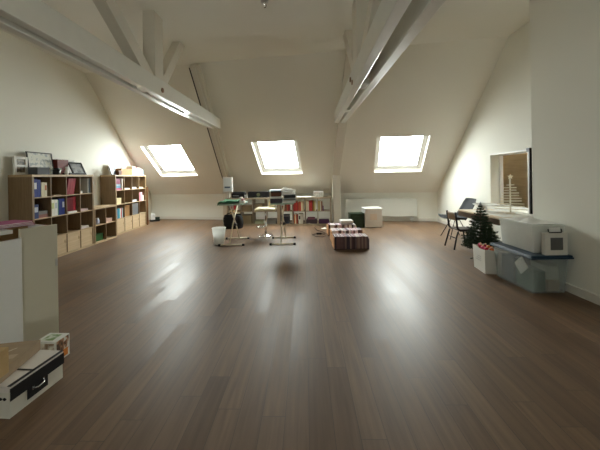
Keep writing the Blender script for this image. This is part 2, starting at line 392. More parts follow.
# ------------------------------------------------------------------ roof trusses
def truss(name, label, xe, yend, sgn, rx0, rx1, post):
    """xe(y): left side of the double tie beam; rafter between rx0 and rx1"""
    t = thing(name, label, 'roof truss', (xe(4.2), 4.2, 2.56)); struct(t); o = t.location
    W = .26; PL = .09 if sgn < 0 else .105; Z0, Z1 = 2.56, 2.81; SPR = 0 if sgn < 0 else .02
    for (a, b, q_) in ((0, PL, 0), (W-PL, W, 1)):
        e_ = lambda y: xe(y)+q_*SPR*(6.2-y)
        MB().hexa([Vector((e_(YF)+a, YF, Z0))-o, Vector((e_(YF)+b, YF, Z0))-o, Vector((e_(yend)+b, yend, Z0))-o, Vector((e_(yend)+a, yend, Z0))-o],
                  [Vector((e_(YF)+a, YF, Z1))-o, Vector((e_(YF)+b, YF, Z1))-o, Vector((e_(yend)+b, yend, Z1))-o, Vector((e_(yend)+a, yend, Z1))-o]).build('tie_beam', M_TIMBER, t, bevel=.008)
    for yy in (1.2, 4.02, 5.6):
        MB().box(xe(yy)+PL-o.x, xe(yy)+W-PL+SPR*(6.2-yy)-o.x, yy-.11-o.y, yy+.11-o.y, .01, .2).build('spacer_block', M_TIMBER, t)
    yk = 4.38 if sgn < 0 else 4.08
    xc = xe(yk)+W/2-o.x
    def member(nm, p, q, w, d, ext=0):
        p = Vector(p); q = Vector(q); dr = (q-p).normalized(); sx = Vector((1, 0, 0)); up = sx.cross(dr).normalized()
        c = [sx*(-w/2)+up*(-d/2), sx*(w/2)+up*(-d/2), sx*(w/2)+up*(d/2), sx*(-w/2)+up*(d/2)]
        return MB().hexa([p+v for v in c], [q+v for v in c]).build(nm, M_TIMBER2, t, bevel=.006)
    member('king_post', (xc, yk-o.y, .02), (xc, yk-o.y, CE-o.z+.02), .17, .27)
    member('strut', (xc, yk-.05-o.y, .12), (xc, 2.5-o.y, CE-o.z+.04), .14, .19)
    member('strut', (xc, yk+.06-o.y, .12), (xc, yk+1.0-o.y, CE-o.z+.05), .14, .16)
    # bolts through the joint
    for (dy, dz) in ((-.04, .07), (.1, .15)) if sgn > 0 else ((-.02, .1),):
        x = xe(yk)+(W if sgn < 0 else 0)-o.x
        MB().tube([(x-.012, yk+dy-o.y, dz), (x+.012, yk+dy-o.y, dz)], .035, 10).build('bolt', flat((.22, .13, .08), .5, .4), t)
    # rafter on the slope
    inn = -e3*.14
    def S(x, z): return Vector((x, YS(x, z), z))
    za, zb = (ZK-.05, CE)
    MB().hexa([S(rx0, za)-o, S(rx1, za)-o, S(rx1, zb)-o, S(rx0, zb)-o], [S(rx0, za)+inn-o, S(rx1, za)+inn-o, S(rx1, zb)+inn-o, S(rx0, zb)+inn-o]).build('rafter', M_TIMBER2, t, bevel=.006)
    if sgn < 0:      # dark cable along the rafter's left edge
        k = inn*1.06
        MB().tube([S(rx0+.02, 1.35)+k-o, S(rx0+.02, 3.76)+k-o], .013, 6).build('cable_channel', flat((.05, .045, .04), .6), t)
        MB().tube([S(rx1-.06, 1.2)+k-o, S(rx1-.06, 3.76)+k-o], .008, 6).build('cable_channel', M_TRIM, t)
    MB().box(post[0]-o.x, post[1]-o.x, post[2]-o.y, post[3]-o.y, -o.z, post[4]-o.z).build('post', M_TIMBER2, t, bevel=.006)
    return t
truss('roof_truss', 'white-painted timber roof truss on the left, bolted at its joint', lambda y: -2.28+.03*(y-2), 7.35, -1, -2.2, -1.99, (-2.19, -2.0, 8.75, 8.93, 1.5))
truss('roof_truss', 'white-painted timber roof truss in the middle, above the crate of books', lambda y: .70+.036*(y-2), 6.8, 1, .98, 1.19, (.98, 1.19, 8.2, 8.36, 1.52))

# ceiling fitting
t = thing('ceiling_hook', 'small metal fitting hanging from the ceiling above the middle of the room', 'ceiling fitting', (-.4, 4.05, CE))
MB().lathe([(.0, -.03), (.05, -.03), (.05, 0)], 14).build('plate', M_STEEL, t)
MB().tube([(0, 0, -.02), (0, 0, -.06)], .02, 10).build('stem', M_CHROME, t)
MB().tube([(.012, .0, -.05), (.022, 0, -.075), (.012, 0, -.1), (-.008, 0, -.098)], .007, 8).build('hook', flat((.1, .09, .07), .4, .5), t)

# ------------------------------------------------------------------ shelving
def kallax(name, label, cols, rows, loc, rz, W, H, doors=(), mat=M_OAK, edge=M_OAKX, cat='shelving unit'):
    t = thing(name, label, cat, loc, rz); D = .39; T = .038; S = .016
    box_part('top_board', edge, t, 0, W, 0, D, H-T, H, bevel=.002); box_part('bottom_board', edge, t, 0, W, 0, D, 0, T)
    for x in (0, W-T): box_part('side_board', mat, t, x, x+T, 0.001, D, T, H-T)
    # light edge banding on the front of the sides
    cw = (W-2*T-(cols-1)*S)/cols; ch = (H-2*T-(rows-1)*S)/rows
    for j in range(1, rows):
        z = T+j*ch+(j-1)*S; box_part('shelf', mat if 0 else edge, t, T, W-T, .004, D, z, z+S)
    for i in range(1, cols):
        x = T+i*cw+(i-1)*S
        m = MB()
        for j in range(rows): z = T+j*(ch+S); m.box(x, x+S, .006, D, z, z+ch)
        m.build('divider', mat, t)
    for (i, j) in doors:
        x = T+i*(cw+S); z = T+j*(ch+S)
        d = box_part('door', M_INSERT, t, x+.003, x+cw-.003, .012, .03, z+.003, z+ch-.003, bevel=.002)
        MB().box(x+cw-.05, x+cw-.03, .002, .012, z+ch*.55, z+ch*.72).build('handle', M_INSERT, d)
    def cell(i, j):          # j counted from the top
        return T+i*(cw+S), T+(rows-1-j)*(ch+S), cw, ch
    def wp(x, y, z):
        c, s = math.cos(rz), math.sin(rz); return (loc[0]+c*x-s*y, loc[1]+s*x+c*y, loc[2]+z)
    t_info = dict(root=t, cell=cell, wp=wp, rz=rz, H=H, W=W)
    return t_info

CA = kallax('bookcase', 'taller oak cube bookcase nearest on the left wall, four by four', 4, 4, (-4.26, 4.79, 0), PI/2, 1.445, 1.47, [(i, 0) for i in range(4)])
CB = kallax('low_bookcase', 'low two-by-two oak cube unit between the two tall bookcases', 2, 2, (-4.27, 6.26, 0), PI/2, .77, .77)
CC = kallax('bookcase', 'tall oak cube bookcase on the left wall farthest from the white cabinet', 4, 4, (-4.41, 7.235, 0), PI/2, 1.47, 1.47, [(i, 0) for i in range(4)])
CD = kallax('low_bookcase', 'low open cube shelf at the back behind the waste bin and green folding table', 4, 2, (-2.0, 8.42, 0), math.radians(-4.5), 1.47, .77, mat=M_GREYOAK, edge=M_GREYOAK)
CD_R = kallax('low_bookcase', 'low open cube shelf at the back with red books, ending at the white post', 4, 2, (-.53, 8.30, 0), math.radians(-4.5), 1.47, .77, mat=M_GREYOAK, edge=M_GREYOAK)

def book(w, h, d, col, label, loc, rz=0, lean=0, group=None, kind='book', pages=(.82, .79, .70), spine=None, lab=None, cat=None):
    """spine faces local -y, stands at loc (its left front bottom corner)"""
    t = thing(kind, label, cat or kind.replace('_', ' '), loc, 0, group, rot=(0, lean, rz)); cv = flat(col, .5); c = .0025 if w > .012 else .0015
    MB().box(0, c, 0, d, 0, h).box(w-c, w, 0, d, 0, h).box(c, w-c, 0, c, 0, h).build('cover', cv, t)
    MB().box(c, w-c, c, d-.005, .004, h-.004).build('pages', flat(pages, .85), t)
    if lab: MB().box(w*.15, w*.85, -.001, 0, h*.45, h*.8).build('spine_label', flat(lab, .6), t)
    return t
def put(S, i, j, dx, spec, dy=.03):
    """stand a list of books in a cell; spec: (width, height, depth, colour, label[, kind, lean, label colour])"""
    x, z, cw, ch = S['cell'](i, j); u = x+dx
    for sp in spec:
        w, h, d, col, label = sp[:5]; kind = sp[5] if len(sp) > 5 else 'book'; lean = sp[6] if len(sp) > 6 else 0; lab = sp[7] if len(sp) > 7 else None
        p = S['wp'](u, dy, z+(w*math.sin(lean) if lean > 0 else 0)+.0005)
        book(w, h, d, col, label, p, S['rz'], lean, None, kind, lab=lab)
        u += w*(1/math.cos(lean) if lean else 1)+.002
def lie(S, i, j, dx, w, d, h, mat, name, label, cat, dy=.05, rz=0, dz=0, parts=True):
    x, z, cw, ch = S['cell'](i, j); p = S['wp'](x+dx, dy, z+.0005+dz)
    m = MB(); n = max(1, int(h/.012)); 
    for k in range(n):
        s = .004*((k*7) % 3-1); m.box(0+s, w+s, s, d+s, h*k/n, h*(k+1)/n-.0008)
    return tag(m.build(name, mat, None, p, (0, 0, S['rz']+rz)), label, cat)
def carton(S, i, j, dx, w, d, h, col, label, name='storage_box', cat='box', dy=.05, lid=None, dz=0):
    x, z, cw, ch = S['cell'](i, j); t = thing(name, label, cat, S['wp'](x+dx, dy, z+.0005+dz), S['rz'])
    box_part('body', flat(col, .6), t, 0, w, 0, d, 0, h*.82); box_part('lid', flat(lid or col, .55), t, -.003, w+.003, -.003, d+.003, h*.82, h)
    return t

BLUE = (.008, .025, .20); RED = (.28, .012, .022); CREAM = (.80, .74, .55); DRED = (.14, .01, .02); LBLUE = (.25, .40, .62); PINKC = (.62, .25, .34); PURP = (.22, .05, .16)
# nearest tall bookcase
put(CA, 0, 0, .015, [(.075, .30, .27, BLUE, 'thicker blue ring binder in the top left cell of the nearest bookcase', 'ring_binder', 0, (.7, .72, .75)),
                     (.065, .29, .27, (.010, .030, .22), 'thinner blue ring binder beside the cream folders in the nearest bookcase', 'ring_binder')])
put(CA, 0, 0, .17, [(.06, .245, .25, CREAM, 'cream folder touching the blue binders in the top left cell', 'folder'), (.05, .24, .25, (.84, .80, .66), 'pale cream folder second from the blue binders in the top left cell', 'folder', 0, (.6, .25, .15))])
lie(CA, 1, 0, .1, .17, .22, .014, flat((.55, .42, .28), .7), 'paper', 'sheet of tan paper lying in the empty top cell of the nearest bookcase', 'paper')
put(CA, 2, 0, .02, [(.06, .30, .27, RED, 'leaning red ring binder, left of three in the top row', 'ring_binder', .22), (.06, .30, .27, (.31, .014, .028), 'leaning red ring binder, middle of three in the top row', 'ring_binder', .22),
                    (.055, .30, .27, (.34, .016, .032), 'leaning red ring binder, right of three in the top row', 'ring_binder', .22)])
put(CA, 3, 0, .235, [(.022, .30, .25, (.55, .56, .55), 'thin pale grey folder in the top right cell of the nearest bookcase', 'folder'), (.06, .30, .27, (.09, .10, .11), 'dark grey ring binder in the top right cell of the nearest bookcase', 'ring_binder')])
carton(CA, 3, 0, .03, .085, .10, .05, (.82, .80, .76), 'tiny white box in the top right cell of the nearest bookcase')
put(CA, 0, 1, .02, [(.09, .235, .25, (.025, .05, .17), 'slate blue ring binder in the second row, first cell of the nearest bookcase', 'ring_binder', 0, (.5, .55, .65))])
lie(CA, 0, 1, .125, .2, .26, .055, flat((.42, .22, .20), .75), 'paper_stack', 'reddish stack of papers lying in the second row of the nearest bookcase', 'paper stack')
lie(CA, 0, 1, .125, .19, .26, .055, flat((.33, .33, .32), .75), 'paper_stack', 'grey stack of papers lying on the reddish stack in the nearest bookcase', 'paper stack', dz=.056)
put(CA, 1, 1, .015, [(.075, .285, .27, (.80, .80, .72), 'white ring binder with greenish label in the second row', 'ring_binder', 0, (.55, .62, .30)), (.065, .285, .27, (.84, .84, .80), 'white ring binder next to the two blue ones in the second row', 'ring_binder', 0, (.5, .55, .6)),
                     (.02, .27, .25, (.10, .25, .20), 'thin green folder between white and blue binders in the second row', 'folder'), (.07, .29, .27, (.010, .028, .21), 'blue ring binder touching the thin green folder in the second row', 'ring_binder'),
                     (.065, .29, .27, (.008, .025, .23), 'blue ring binder against the divider in the second row', 'ring_binder', 0, (.6, .62, .7))])
put(CA, 2, 1, .015, [(.07, .29, .27, DRED, 'dark red ring binder, leftmost of four in the second row', 'ring_binder'), (.07, .29, .27, (.16, .012, .02), 'dark red ring binder, second of four in the second row', 'ring_binder'),
                     (.07, .29, .27, (.18, .012, .022), 'dark red ring binder, third of four in the second row', 'ring_binder'), (.07, .30, .27, (.36, .014, .03), 'bright red ring binder at the right of the dark red ones', 'ring_binder')], dy=.07)
lie(CA, 2, 1, .03, .22, .05, .035, M_PAPER, 'paper', 'white papers lying in front of the dark red binders', 'paper', dy=.01)
lie(CA, 3, 1, .04, .22, .25, .04, flat((.78, .62, .62), .8), 'paper_stack', 'pinkish white papers in the second row, last cell of the nearest bookcase', 'paper stack')
lie(CA, 3, 2, .06, .22, .25, .025, flat((.74, .66, .70), .8), 'paper_stack', 'pale papers lying alone in the third row of the nearest bookcase', 'paper stack')
lie(CA, 3, 2, .07, .2, .22, .02, M_PAPER, 'paper_stack', 'white papers on the pale ones in the third row of the nearest bookcase', 'paper stack', dz=.026)
# low unit
x, z, cw, ch = CB['cell'](0, 0)
t = thing('jar', 'small blue and white jar in the upper cell of the low unit', 'jar', CB['wp'](x+.17, .09, z+.001))
MB().lathe([(.04, 0), (.05, .02), (.05, .09), (.035, .11)], 16).build('body', flat((.45, .50, .66), .3), t); MB().lathe([(.037, .11), (.037, .135), (.01, .14)], 16).build('lid', M_WHITE, t)
carton(CB, 1, 0, .06, .22, .2, .085, (.75, .52, .45), 'small pinkish box in the upper right cell of the low unit')
carton(CB, 0, 1, .04, .26, .22, .15, (.03, .12, .03), 'green patterned box in the lower left cell of the low unit', lid=(.02, .08, .02))
t = thing('mug', 'white mug on top of the low oak unit', 'mug', CB['wp'](.08, .14, .77))
m = MB().lathe([(.036, 0), (.042, .005), (.044, .1), (.040, .1), (.037, .01)], 18); m.build('body', M_WHITE, t)
MB().tube([(0, -.042, .08), (0, -.07, .07), (0, -.07, .035), (0, -.042, .025)], .006, 6).build('handle', M_WHITE, t)
t = thing('bottle', 'dark bottle beside the white mug on top of the low unit', 'bottle', CB['wp'](.2, .22, .77))
MB().lathe([(.035, 0), (.04, .01), (.04, .13), (.015, .17), (.015, .2)], 16).build('body', flat((.03, .035, .035), .25), t); MB().lathe([(.018, .2), (.018, .225)], 12).build('cap', M_WHITE, t)
# far tall bookcase
F = 'far tall bookcase'
lie(CC, 0, 0, .02, .25, .25, .05, flat((.60, .16, .30), .6), 'book', 'pink book lowest of the pile in the top cell of the '+F, 'book')
lie(CC, 0, 0, .02, .25, .25, .045, flat((.14, .42, .60), .6), 'book', 'light blue book in the pile in the top cell of the '+F, 'book', dz=.051)
lie(CC, 0, 0, .03, .23, .24, .05, flat((.45, .55, .68), .6), 'book', 'pale blue book above the light blue one in the '+F, 'book', dz=.097)
lie(CC, 0, 0, .02, .22, .24, .07, flat((.32, .09, .16), .6), 'book', 'maroon book in the pile in the top cell of the '+F, 'book', dz=.148)
lie(CC, 0, 0, .03, .21, .24, .06, flat((.40, .17, .24), .6), 'book', 'rose book topmost of the pile in the top cell of the '+F, 'book', dz=.219)
put(CC, 0, 0, .275, [(.05, .29, .25, (.84, .82, .76), 'white folder standing beside the pile of pink and blue books', 'folder')])
lie(CC, 1, 0, .06, .25, .26, .035, M_PAPER, 'paper_stack', 'white papers in the top row, second cell of the '+F, 'paper stack')
lie(CC, 2, 0, .04, .25, .26, .045, M_PAPER, 'paper_stack', 'white papers in the top row, third cell of the '+F, 'paper stack')
lie(CC, 3, 0, .04, .25, .26, .03, flat((.80, .72, .50), .8), 'paper_stack', 'cream papers in the top row, last cell of the '+F, 'paper stack')
carton(CC, 0, 1, .03, .24, .24, .15, (.82, .72, .45), 'cream cardboard box in the second row of the '+F)
lie(CC, 2, 1, .05, .24, .26, .05, flat((.62, .66, .74), .8), 'paper_stack', 'bluish papers in the second row, third cell of the '+F, 'paper stack')
put(CC, 3, 1, .02, [(.09, .24, .24, PINKC, 'thick pink folder in the second row of the '+F, 'folder'), (.09, .24, .24, (.70, .36, .42), 'pale pink folder beside the thick pink one in the second row', 'folder')])
carton(CC, 3, 1, .215, .1, .2, .15, (.84, .82, .76), 'white box beside the pink folders in the '+F)
put(CC, 0, 2, .012, [(.045, .26, .24, (.80, .78, .74), 'white book, first in the third row of the '+F), (.05, .24, .24, (.03, .16, .36), 'deep blue book in the third row of the '+F), (.06, .25, .24, (.04, .35, .44), 'teal book in the third row of the '+F),
                     (.04, .24, .24, (.80, .75, .66), 'ivory book beside the teal one in the third row'), (.04, .25, .24, (.52, .09, .10), 'red book beside the ivory one in the third row'), (.05, .25, .24, (.30, .42, .46), 'grey-blue book, last in the third row of the '+F)])
carton(CC, 2, 2, .01, .31, .3, .31, (.16, .17, .18), 'dark grey box filling the third cell of the third row', dy=.03)
carton(CC, 1, 2, .02, .29, .3, .29, (.34, .19, .08), 'brown box in the third row of the '+F, dy=.06)

# --- on top of the bookcases
def frame_pic(label, S, lx, ly, w, h, tilt, fmat, pmat, bw=.02, mat_border=0, name='picture_frame', z=None, turn=0):
    """picture leaning back on the wall side; faces the shelf's front"""
    t = thing(name, label, 'picture', S['wp'](lx, ly, (S['H'] if z is None else z)+.018*math.sin(tilt)+.0005), 0, rot=(-tilt, 0, S['rz']+turn))
    m = MB().box(0, w, 0, .018, 0, bw).box(0, w, 0, .018, h-bw, h).box(0, bw, 0, .018, bw, h-bw).box(w-bw, w, 0, .018, bw, h-bw); m.build('frame', fmat, t)
    if mat_border:
        b = bw+mat_border
        MB().box(bw, w-bw, .008, .012, bw, b).box(bw, w-bw, .008, .012, h-b, h-bw).box(bw, b, .008, .012, b, h-b).box(w-b, w-bw, .008, .012, b, h-b).build('mount', M_PAPER, t)
        MB().box(b, w-b, .009, .012, b, h-b).build('picture', pmat, t)
    else: MB().box(bw, w-bw, .008, .012, bw, h-bw).build('picture', pmat, t)
    MB().box(bw, w-bw, .0125, .016, bw, h-bw).build('backing', M_CARD, t)
    return t
# white cabinet-like frame with two dark openings
t = thing('photo_frame', 'white frame with two dark pictures at the near end of the bookcase', 'picture', CA['wp'](-.0, .28, 1.47), 0, rot=(0, 0, PI/2))
w, h = .24, .30
m = MB().box(0, w, 0, .03, 0, .04).box(0, w, 0, .03, h-.04, h).box(0, .04, 0, .03, .04, h-.04).box(w-.04, w, 0, .03, .04, h-.04).box(.04, w-.04, 0, .03, h/2-.015, h/2+.015); m.build('frame', flat((.80, .79, .74), .5), t)
for k in (0, 1): z0 = .04 if k == 0 else h/2+.015; MB().box(.04, w-.04, .012, .02, z0, z0+h/2-.055).build('picture', picture_mat('sepia_photo', (.06, .04, .02), (.22, .17, .10)), t)
t0 = t
frame_pic('large dark-framed map print on top of the nearest bookcase', CA, .245, .25, .52, .40, .14, flat((.07, .07, .075), .4), picture_mat('map_print', (.74, .75, .68), (.42, .47, .48), 14, (.80, .80, .74)), .016)
t = thing('storage_case', 'grey case lying in front of the large map print', 'case', CA['wp'](.16, .05, 1.47), PI/2)
box_part('body', flat((.10, .11, .12), .6), t, 0, .25, 0, .16, 0, .095, bevel=.008); box_part('lid', flat((.13, .14, .15), .6), t, -.003, .253, -.003, .163, .095, .125, bevel=.006)
t = thing('storage_box', 'dark red box standing on top of the nearest bookcase', 'box', CA['wp'](.79, .22, 1.47), PI/2)
box_part('body', flat((.15, .025, .018), .55), t, 0, .26, 0, .12, 0, .29, bevel=.004); box_part('lid', flat((.17, .03, .02), .5), t, -.002, .262, -.002, .122, .24, .292)
def lathe_thing(name, label, cat, loc, parts, group=None):
    t = thing(name, label, cat, loc, 0, group)
    for nm, prof, mat in parts: MB().lathe(prof, 16).build(nm, mat, t)
    return t
lathe_thing('candle_jar', 'small black jar in front of the dark red box', 'jar', CA['wp'](.585, .08, 1.47), [('body', [(.05, 0), (.055, .01), (.055, .09), (.03, .10)], flat((.02, .02, .02), .3)), ('lid', [(.042, .10), (.042, .12)], M_BLACK)])
lathe_thing('vase', 'small white vase between black jar and dark red box', 'vase', CA['wp'](.80, .06, 1.47), [('body', [(.025, 0), (.035, .04), (.02, .10), (.025, .15)], M_WHITE), ('foot', [(.03, 0), (.03, .008)], M_WHITE)])
t = thing('glass_bowl', 'greenish glass bowl behind the small black jar', 'bowl', CA['wp'](.70, .16, 1.47))
MB().lathe([(.03, 0), (.05, .02), (.07, .12), (.066, .12), (.046, .025)], 18).build('bowl', flat((.50, .56, .45), .2), t); MB().lathe([(.035, 0), (.035, .012)], 14).build('foot', flat((.5, .56, .45), .2), t)
t = thing('tray', 'flat black tray lying in front of the pale framed print', 'tray', CA['wp'](.85, .03, 1.47), PI/2)
box_part('base', M_BLACK, t, 0, .25, 0, .16, 0, .012); m = MB().box(0, .25, 0, .008, .012, .035).box(0, .25, .152, .16, .012, .035).box(0, .008, .008, .152, .012, .035).box(.242, .25, .008, .152, .012, .035); m.build('rim', M_BLACK, t)
frame_pic('pale framed print behind the black frame on the nearest bookcase', CA, 1.07, .31, .30, .31, .08, flat((.74, .72, .66), .5), picture_mat('pale_print', (.55, .55, .50), (.34, .34, .31), 12), .03)
frame_pic('black-framed grey picture leaning at the far end of the nearest bookcase', CA, 1.06, .12, .36, .27, .42, M_BLACK, picture_mat('grey_photo', (.30, .32, .33), (.12, .13, .14), 10), .03)
frame_pic('small dark-backed frame between the two tall bookcases', CC, -.05, .30, .16, .24, .25, flat((.05, .055, .07), .4), picture_mat('blue_grey_photo', (.30, .36, .42), (.12, .14, .17), 12), .014, z=1.47) if False else None
def leaning(label, lx, ly, w, h, tilt, f, p, bw=.016, **k): return frame_pic(label, CC, lx, ly, w, h, tilt, f, p, bw, **k)
leaning('small dark picture frame at the near end of the far tall bookcase', .02, .10, .20, .22, .30, flat((.04, .05, .07), .4), picture_mat('blue_grey_photo', (.40, .46, .52), (.10, .13, .17), 10), .014)
leaning('white photo frame with blue sky picture on the far tall bookcase', .20, .25, .36, .29, .12, flat((.80, .80, .78), .5), picture_mat('sky_photo', (.28, .42, .60), (.75, .78, .80), 8, (.60, .68, .75)))
leaning('pale photo frame behind the brown box on the far tall bookcase', .57, .27, .36, .29, .10, flat((.76, .76, .72), .5), picture_mat('pale_photo', (.66, .70, .70), (.30, .34, .36), 12))
t = thing('storage_box', 'orange-brown box on top of the far tall bookcase', 'box', CC['wp'](.36, .06, 1.47), PI/2)
box_part('body', flat((.42, .17, .04), .55), t, 0, .48, 0, .15, 0, .13, bevel=.003); box_part('lid', flat((.46, .19, .045), .5), t, -.002, .482, -.002, .152, .13, .165)
t = thing('storage_box', 'dark brown small box left of the orange-brown box', 'box', CC['wp'](.23, .05, 1.47), PI/2)
box_part('body', flat((.13, .05, .02), .55), t, 0, .12, 0, .14, 0, .09); box_part('lid', flat((.15, .06, .02), .5), t, -.002, .122, -.002, .142, .09, .115)
for k, (w, h, c, lb) in enumerate([(.05, .24, (.84, .78, .58), 'cream book next to the orange-brown box'), (.05, .23, (.80, .70, .46), 'straw-coloured book second from the orange-brown box'), (.06, .21, (.84, .80, .68), 'ivory book third from the orange-brown box')]):
    book(w, h, .16, c, lb+' on the far bookcase', CC['wp'](.86+k*.056, .06, 1.47), PI/2)
t = thing('storage_box', 'white box beside the cream books on the far bookcase', 'box', CC['wp'](1.04, .04, 1.47), PI/2)
box_part('body', flat((.82, .80, .74), .5), t, 0, .22, 0, .18, 0, .17); box_part('lid', flat((.84, .82, .78), .5), t, -.002, .222, -.002, .182, .17, .20)
t = thing('game_box', 'red and blue box at the far end of the far bookcase', 'box', CC['wp'](1.13, .24, 1.47), PI/2)
box_part('body', flat((.60, .09, .12), .5), t, 0, .32, 0, .13, 0, .24); MB().box(.02, .30, -.003, 0, .03, .16).build('label_panel', flat((.80, .82, .86), .5), t)
t = thing('gift_box', 'small pale blue box in front of the red and blue box', 'box', CC['wp'](1.28, .05, 1.47), PI/2)
box_part('body', flat((.25, .45, .70), .5), t, 0, .12, 0, .12, 0, .13); box_part('lid', flat((.75, .80, .85), .5), t, -.002, .122, -.002, .122, .13, .16)

# wooden panel beyond the bookcase, white socket box by the wall
t = thing('wooden_board', 'dark reddish wooden board leaning beyond the far bookcase', 'board', (-4.62, 8.80, 0))
box_part('board', M_DKWOOD, t, 0, .2, 0, .03, 0, 1.12); box_part('batten', M_DKWOOD, t, 0, .2, -.02, 0, .95, 1.03)
t = thing('router', 'small white and black device on the floor in the left back corner', 'router', (-4.66, 9.45, 0), .3)
box_part('body', M_WHITE, t, 0, .12, 0, .07, 0, .24, bevel=.01); box_part('base', M_BLACK, t, -.02, .26, -.01, .09, 0, .05); box_part('unit', flat((.03, .05, .04), .4), t, .13, .25, 0, .08, .05, .13)

# ------------------------------------------------------------------ things along the back
def cellput(S, i, j, dx, specs, dy=.03): put(S, i, j, dx, specs, dy)
R1 = 'back shelf'
cols_ = [(.036, .26, (.40, .03, .03), 'crimson book'), (.03, .25, (.35, .05, .03), 'brick red book'), (.04, .27, (.50, .05, .04), 'scarlet book'), (.03, .24, (.28, .03, .03), 'dark red book'), (.035, .26, (.45, .12, .05), 'rust book'), (.03, .25, (.55, .06, .05), 'bright red book')]
put(CD_R, 0, 0, .05, [(w, h, .22, c, n+' on the back shelf just left of the paper trays') for w, h, c, n in [(.04, .27, (.30, .12, .05), 'brown book'), (.04, .25, (.34, .05, .03), 'russet book'), (.05, .28, (.16, .08, .04), 'dark brown book'), (.04, .26, (.42, .09, .05), 'orange-red book'), (.04, .24, (.25, .03, .03), 'maroon book')]])
put(CD_R, 1, 0, .02, [(w, h, .22, c, n+' in the second top cell of the '+R1) for w, h, c, n in cols_[:6]]+[(.045, .27, .22, (.80, .70, .50), 'cream book ending the red books on the '+R1), (.03, .25, .22, (.66, .50, .34), 'tan book beside the cream one on the '+R1)])
put(CD_R, 2, 0, .015, [(.04, .28, .22, (.78, .68, .48), 'pale cream book, first in the third top cell'), (.045, .27, .22, (.80, .74, .60), 'ivory book second in the third top cell'), (.04, .28, .22, (.48, .03, .04), 'red book third in the third top cell'), (.045, .29, .22, (.52, .04, .04), 'tall red book, fourth in the third top cell'),
                       (.03, .29, .22, (.18, .07, .03), 'dark brown book before the yellow ones in the third top cell'), (.035, .28, .22, (.40, .30, .05), 'mustard book in the third top cell'), (.03, .28, .22, (.80, .74, .55), 'off-white book beside the mustard one')])
put(CD_R, 3, 0, .01, [(.04, .27, .22, (.46, .36, .07), 'ochre book in the last top cell of the '+R1), (.03, .28, .22, (.82, .78, .66), 'white book next to the ochre one in the last top cell'), (.04, .26, .22, (.35, .20, .12), 'light brown book in the last top cell of the '+R1), (.03, .14, .2, (.16, .06, .20), 'small purple book, last in the top row of the '+R1)])
put(CD_R, 1, 1, .03, [(.03, .26, .22, (.60, .20, .08), 'orange book in the bottom row of the '+R1), (.03, .27, .22, (.80, .72, .55), 'cream book beside the orange one in the bottom row'), (.04, .26, .22, (.45, .08, .04), 'red-orange book in the bottom row of the '+R1)])
put(CD_R, 1, 1, .16, [(.06, .27, .25, (.72, .71, .66), 'pale grey ring binder in the bottom row of the '+R1, 'ring_binder', 0, (.1, .1, .1)), (.06, .27, .25, (.64, .62, .56), 'stone grey ring binder beside the pale one in the bottom row', 'ring_binder')])
lie(CD_R, 2, 1, .02, .3, .24, .11, flat((.10, .07, .09), .7), 'book_stack', 'dark stack of magazines in the bottom row, third cell', 'magazines', dy=.04)
lie(CD_R, 2, 1, .06, .2, .2, .05, flat((.26, .10, .16), .7), 'book', 'plum book lying on the dark stack of magazines', 'book', dy=.05, dz=.111)
lie(CD_R, 3, 1, .02, .28, .24, .10, flat((.12, .05, .14), .7), 'book_stack', 'purple stack of magazines in the bottom row, last cell', 'magazines', dy=.04)
carton(CD_R, 0, 1, .04, .2, .26, .24, (.03, .035, .06), 'dark blue box in the bottom row behind the bar stool', lid=(.16, .17, .2))
put(CD, 0, 0, .05, [(.045, .26, .22, (.45, .04, .05), 'red book nearest the left end of the back shelf'), (.05, .27, .22, (.62, .45, .40), 'pinkish beige book between two red books at the back shelf'), (.05, .26, .22, (.42, .03, .04), 'red book right of the pinkish beige one at the back shelf')])
carton(CD, 1, 0, .03, .27, .3, .16, (.32, .24, .15), 'brown fibre box in the top row behind the green folding table')
carton(CD, 1, 1, .03, .27, .3, .24, (.36, .30, .20), 'tan fibre box in the bottom row behind the green folding table')
carton(CD, 2, 0, .03, .24, .3, .20, (.42, .36, .25), 'beige fibre box in the top row left of the bar stool')
lie(CD, 2, 1, .04, .26, .26, .09, flat((.45, .50, .36), .7), 'paper_stack', 'greenish papers in the bottom row left of the bar stool', 'paper stack')
lie(CD, 3, 0, .03, .26, .26, .05, M_PAPER, 'paper_stack', 'white papers in the top row behind the bar stool seat', 'paper stack')
lie(CD, 3, 1, .03, .26, .26, .12, flat((.30, .31, .30), .7), 'paper_stack', 'grey papers in the bottom row behind the bar stool', 'paper stack')

# on top of the back shelf
t = thing('paper_sheet', 'long white sheet lying on top of the back shelf by the trays', 'paper', CD_R['wp'](.50, .03, .7705), math.radians(-4.5))
box_part('sheet', M_PAPER, t, 0, .42, 0, .3, 0, .012)
t = thing('storage_box', 'white mottled box on top of the back shelf near the post', 'box', CD_R['wp'](.98, .1, .77), math.radians(-4.5))
box_part('body', picture_mat('mottled_white', (.72, .72, .68), (.45, .46, .45), 20), t, 0, .27, 0, .2, 0, .12, bevel=.004); box_part('lid', M_WHITE, t, -.003, .273, -.003, .203, .12, .15)
t = thing('speaker', 'wide black speaker with round emblem on top of the back shelf', 'speaker', CD['wp'](.60, .05, .77), math.radians(-4.5))
box_part('cabinet', M_BLACK, t, 0, .58, 0, .2, 0, .17, bevel=.006)
MB().tube([(.30, -.004, .09), (.30, .004, .09)], .05, 20).build('emblem', flat((.16, .17, .09), .4), t)
MB().box(.03, .22, -.003, 0, .03, .14).box(.38, .55, -.003, 0, .03, .14).build('grille', flat((.02, .02, .022), .9), t)
t = thing('printer', 'black printer with pale stripe at the left end of the back shelf', 'printer', CD['wp'](.12, .05, .77), math.radians(-4.5))
